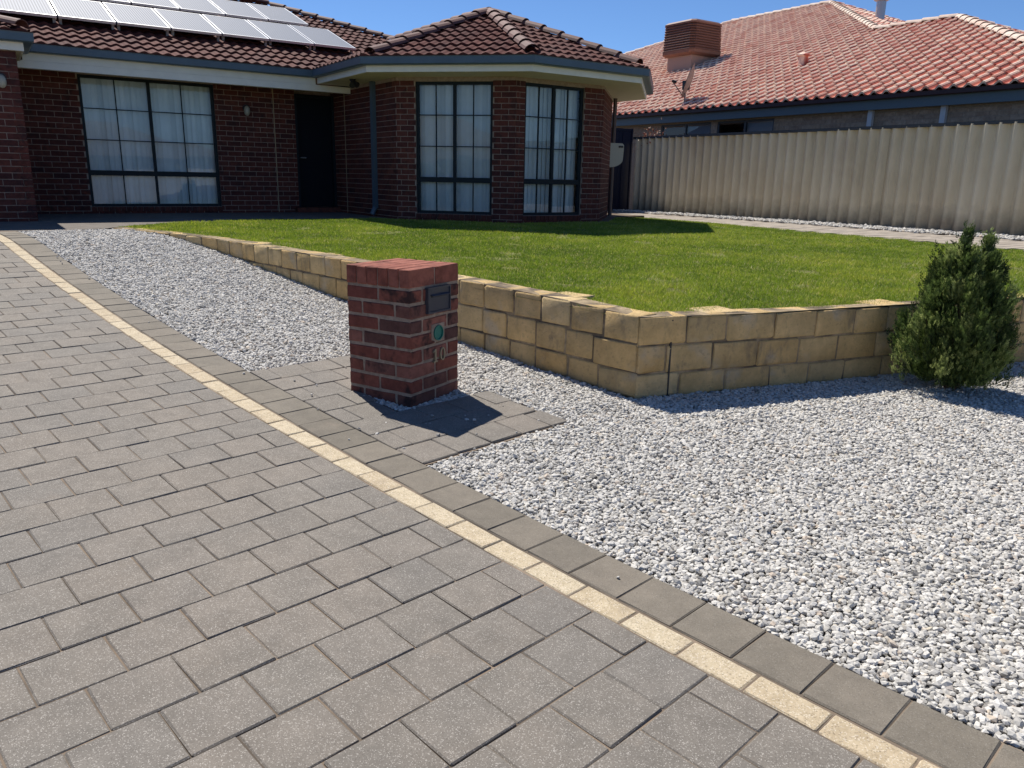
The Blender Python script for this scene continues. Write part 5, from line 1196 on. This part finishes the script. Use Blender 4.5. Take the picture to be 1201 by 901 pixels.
# ------------------------------------------------------------------ across the street (seen in the window glass)
st = MB(); A = [(-60, -7.6), (60, -7.6), (60, -14.2), (-60, -14.2)]
def uvz(u, v): p = UVw(u, v); return float(ground_z(np.array(p[0]), np.array(p[1])))
sx = np.linspace(-60, 60, 61)
st.add([(*UVw(u, v), uvz(u, v) + .01) for u in sx for v in (-13.8, -7.4)], [(2 * i, 2 * i + 2, 2 * i + 3, 2 * i + 1) for i in range(60)][::1]); o = st.build('street', M['asph'])
for p_ in o.data.polygons: p_.flip() if p_.normal.z < 0 else None
struct(o, 'asphalt street in front of the driveway')
M['render'] = plain('pale_rendered_wall', (.55, .48, .38), .8, 0, .3, 2, .1); M['oroof'] = vary('opposite_roof', [(0, (.23, .19, .17)), (1, (.26, .21, .18))], .8, 4, .3)
def far_house(u0, u1, v0, v1, label):
    zg = ZO - 1.62; t = thing('opposite_house', label, 'house', ((u0 + u1) / 2, (v0 + v1) / 2, zg), 'uv')
    mb = MB(); mb.box(u0, u1, v0, v1, zg - .3, zg + 2.4); mb.build('wall', M['render'], t)
    e = .55; z0 = zg + 2.401; h_ = min(u1 - u0, v1 - v0) / 2 + e; zr = z0 + h_ * .42; mb = MB(); P = [(u0 - e, v0 - e, z0), (u1 + e, v0 - e, z0), (u1 + e, v1 + e, z0), (u0 - e, v1 + e, z0)]
    if u1 - u0 > v1 - v0: rg = [(u0 - e + h_, (v0 + v1) / 2, zr), (u1 + e - h_, (v0 + v1) / 2, zr)]; F_ = [(0, 1, 5, 4), (1, 2, 5), (2, 3, 4, 5), (3, 0, 4), (3, 2, 1, 0)]
    else: rg = [((u0 + u1) / 2, v0 - e + h_, zr), ((u0 + u1) / 2, v1 + e - h_, zr)]; F_ = [(0, 1, 4), (1, 2, 5, 4), (2, 3, 5), (3, 0, 4, 5), (3, 2, 1, 0)]
    mb.add(P + rg, F_); mb.build('roof', M['oroof'], t)
    for k in range(3):
        x = u0 + (u1 - u0) * (.2 + .3 * k); mb = MB(); mb.box(x - .9, x + .9, v1 + .002, v1 + .03, zg + .9, zg + 2.1); mb.build('window', M['nwin'], t)
    mb = MB(); mb.box(u1 - 5.6, u1 - .6, v1 + .031, v1 + .06, zg + .02, zg + 2.15) if u1 - u0 > 12 else None
    if mb.v: mb.build('garage_door', M['trim'], t)
far_house(-4, 13, -31, -22, 'pale rendered house across the street, mirrored in the front windows')
far_house(20, 36, -32, -22, 'second pale house across the street, beyond the first')
far_house(-27, -16, -9, 3, 'pale house beyond the left side of the driveway')
# car parked on the drive, outside the left edge of the photo
M['carp'] = plain('silver_car_paint', (.55, .57, .60), .3, .4, .5); M['cglass'] = plain('dark_car_glass', (.02, .025, .03), .1, 0, .6); M['tyre'] = plain('tyre_rubber', (.02, .02, .02), .8)
cu, cv = -3.4, 7.6; pc_ = UVw(cu, cv); zc0 = float(zprof(w2ab(*pc_)[0])); car = thing('parked_car', 'silver hatchback parked on the drive, mirrored in the bay window', 'car', (cu, cv, zc0), 'uv')
prof = [(-2.05, .38), (-2.08, .62), (-1.98, .80), (-1.15, .95), (-.55, 1.40), (.05, 1.50), (.95, 1.47), (1.75, 1.12), (2.0, 1.02), (2.08, .60), (2.02, .34)]
rings = [(-.84, .90), (-.86, 1.0), (-.62, 1.0)]
mb = MB(); n = len(prof)
def cs(y, z, side): 
    w_ = .86 if z < .95 else .86 - .28 * (z - .95) / .55
    return (cu + side * w_, cv + y, zc0 + z - .0)
mb.add([cs(y, z, -1) for y, z in prof] + [cs(y, z, 1) for y, z in prof], [tuple(range(n)), tuple(range(n, 2 * n))[::-1]] + [(i, n + i, n + (i + 1) % n, (i + 1) % n) for i in range(n)]); mb.build('body', M['carp'], car)
for sd in (-1, 1):
    mb = MB(); q = [(-1.0, 1.0), (-.52, 1.36), (.05, 1.44), (.9, 1.41), (1.5, 1.08)]
    mb.add([(p[0] + sd * .006, p[1], p[2]) for p in (cs(y, z, sd) for y, z in q)], [(0, 1, 2, 3, 4) if sd > 0 else (4, 3, 2, 1, 0)]); mb.build('side_window', M['cglass'], car)
    for y in (-1.3, 1.35):
        mb = MB(); mb.tube([(cu + sd * .70, cv + y, zc0 + .31), (cu + sd * .88, cv + y, zc0 + .31)], .31, 18); wh = mb.build('wheel', M['tyre'], car)
        mb = MB(); mb.tube([(cu + sd * .881, cv + y, zc0 + .31), (cu + sd * .895, cv + y, zc0 + .31)], .2, 14); sub(mb.build('rim', M['alu'], car), wh)
for (y0, z0, y1, z1, nm) in ((-1.13, .975, -.58, 1.385, 'windscreen'), (1.70, 1.155, 1.0, 1.455, 'rear_window')):
    a, b = cs(y0, z0, -1), cs(y0, z0, 1); c, d = cs(y1, z1, 1), cs(y1, z1, -1); k = .012
    mb = MB(); mb.add([(p[0] * (1) + (.06 if i in (0, 3) else -.06), p[1] + (-k if nm == 'windscreen' else k), p[2] + k) for i, p in enumerate((a, b, c, d))], [(0, 1, 2, 3) if nm == 'windscreen' else (3, 2, 1, 0)]); mb.build(nm, M['cglass'], car)
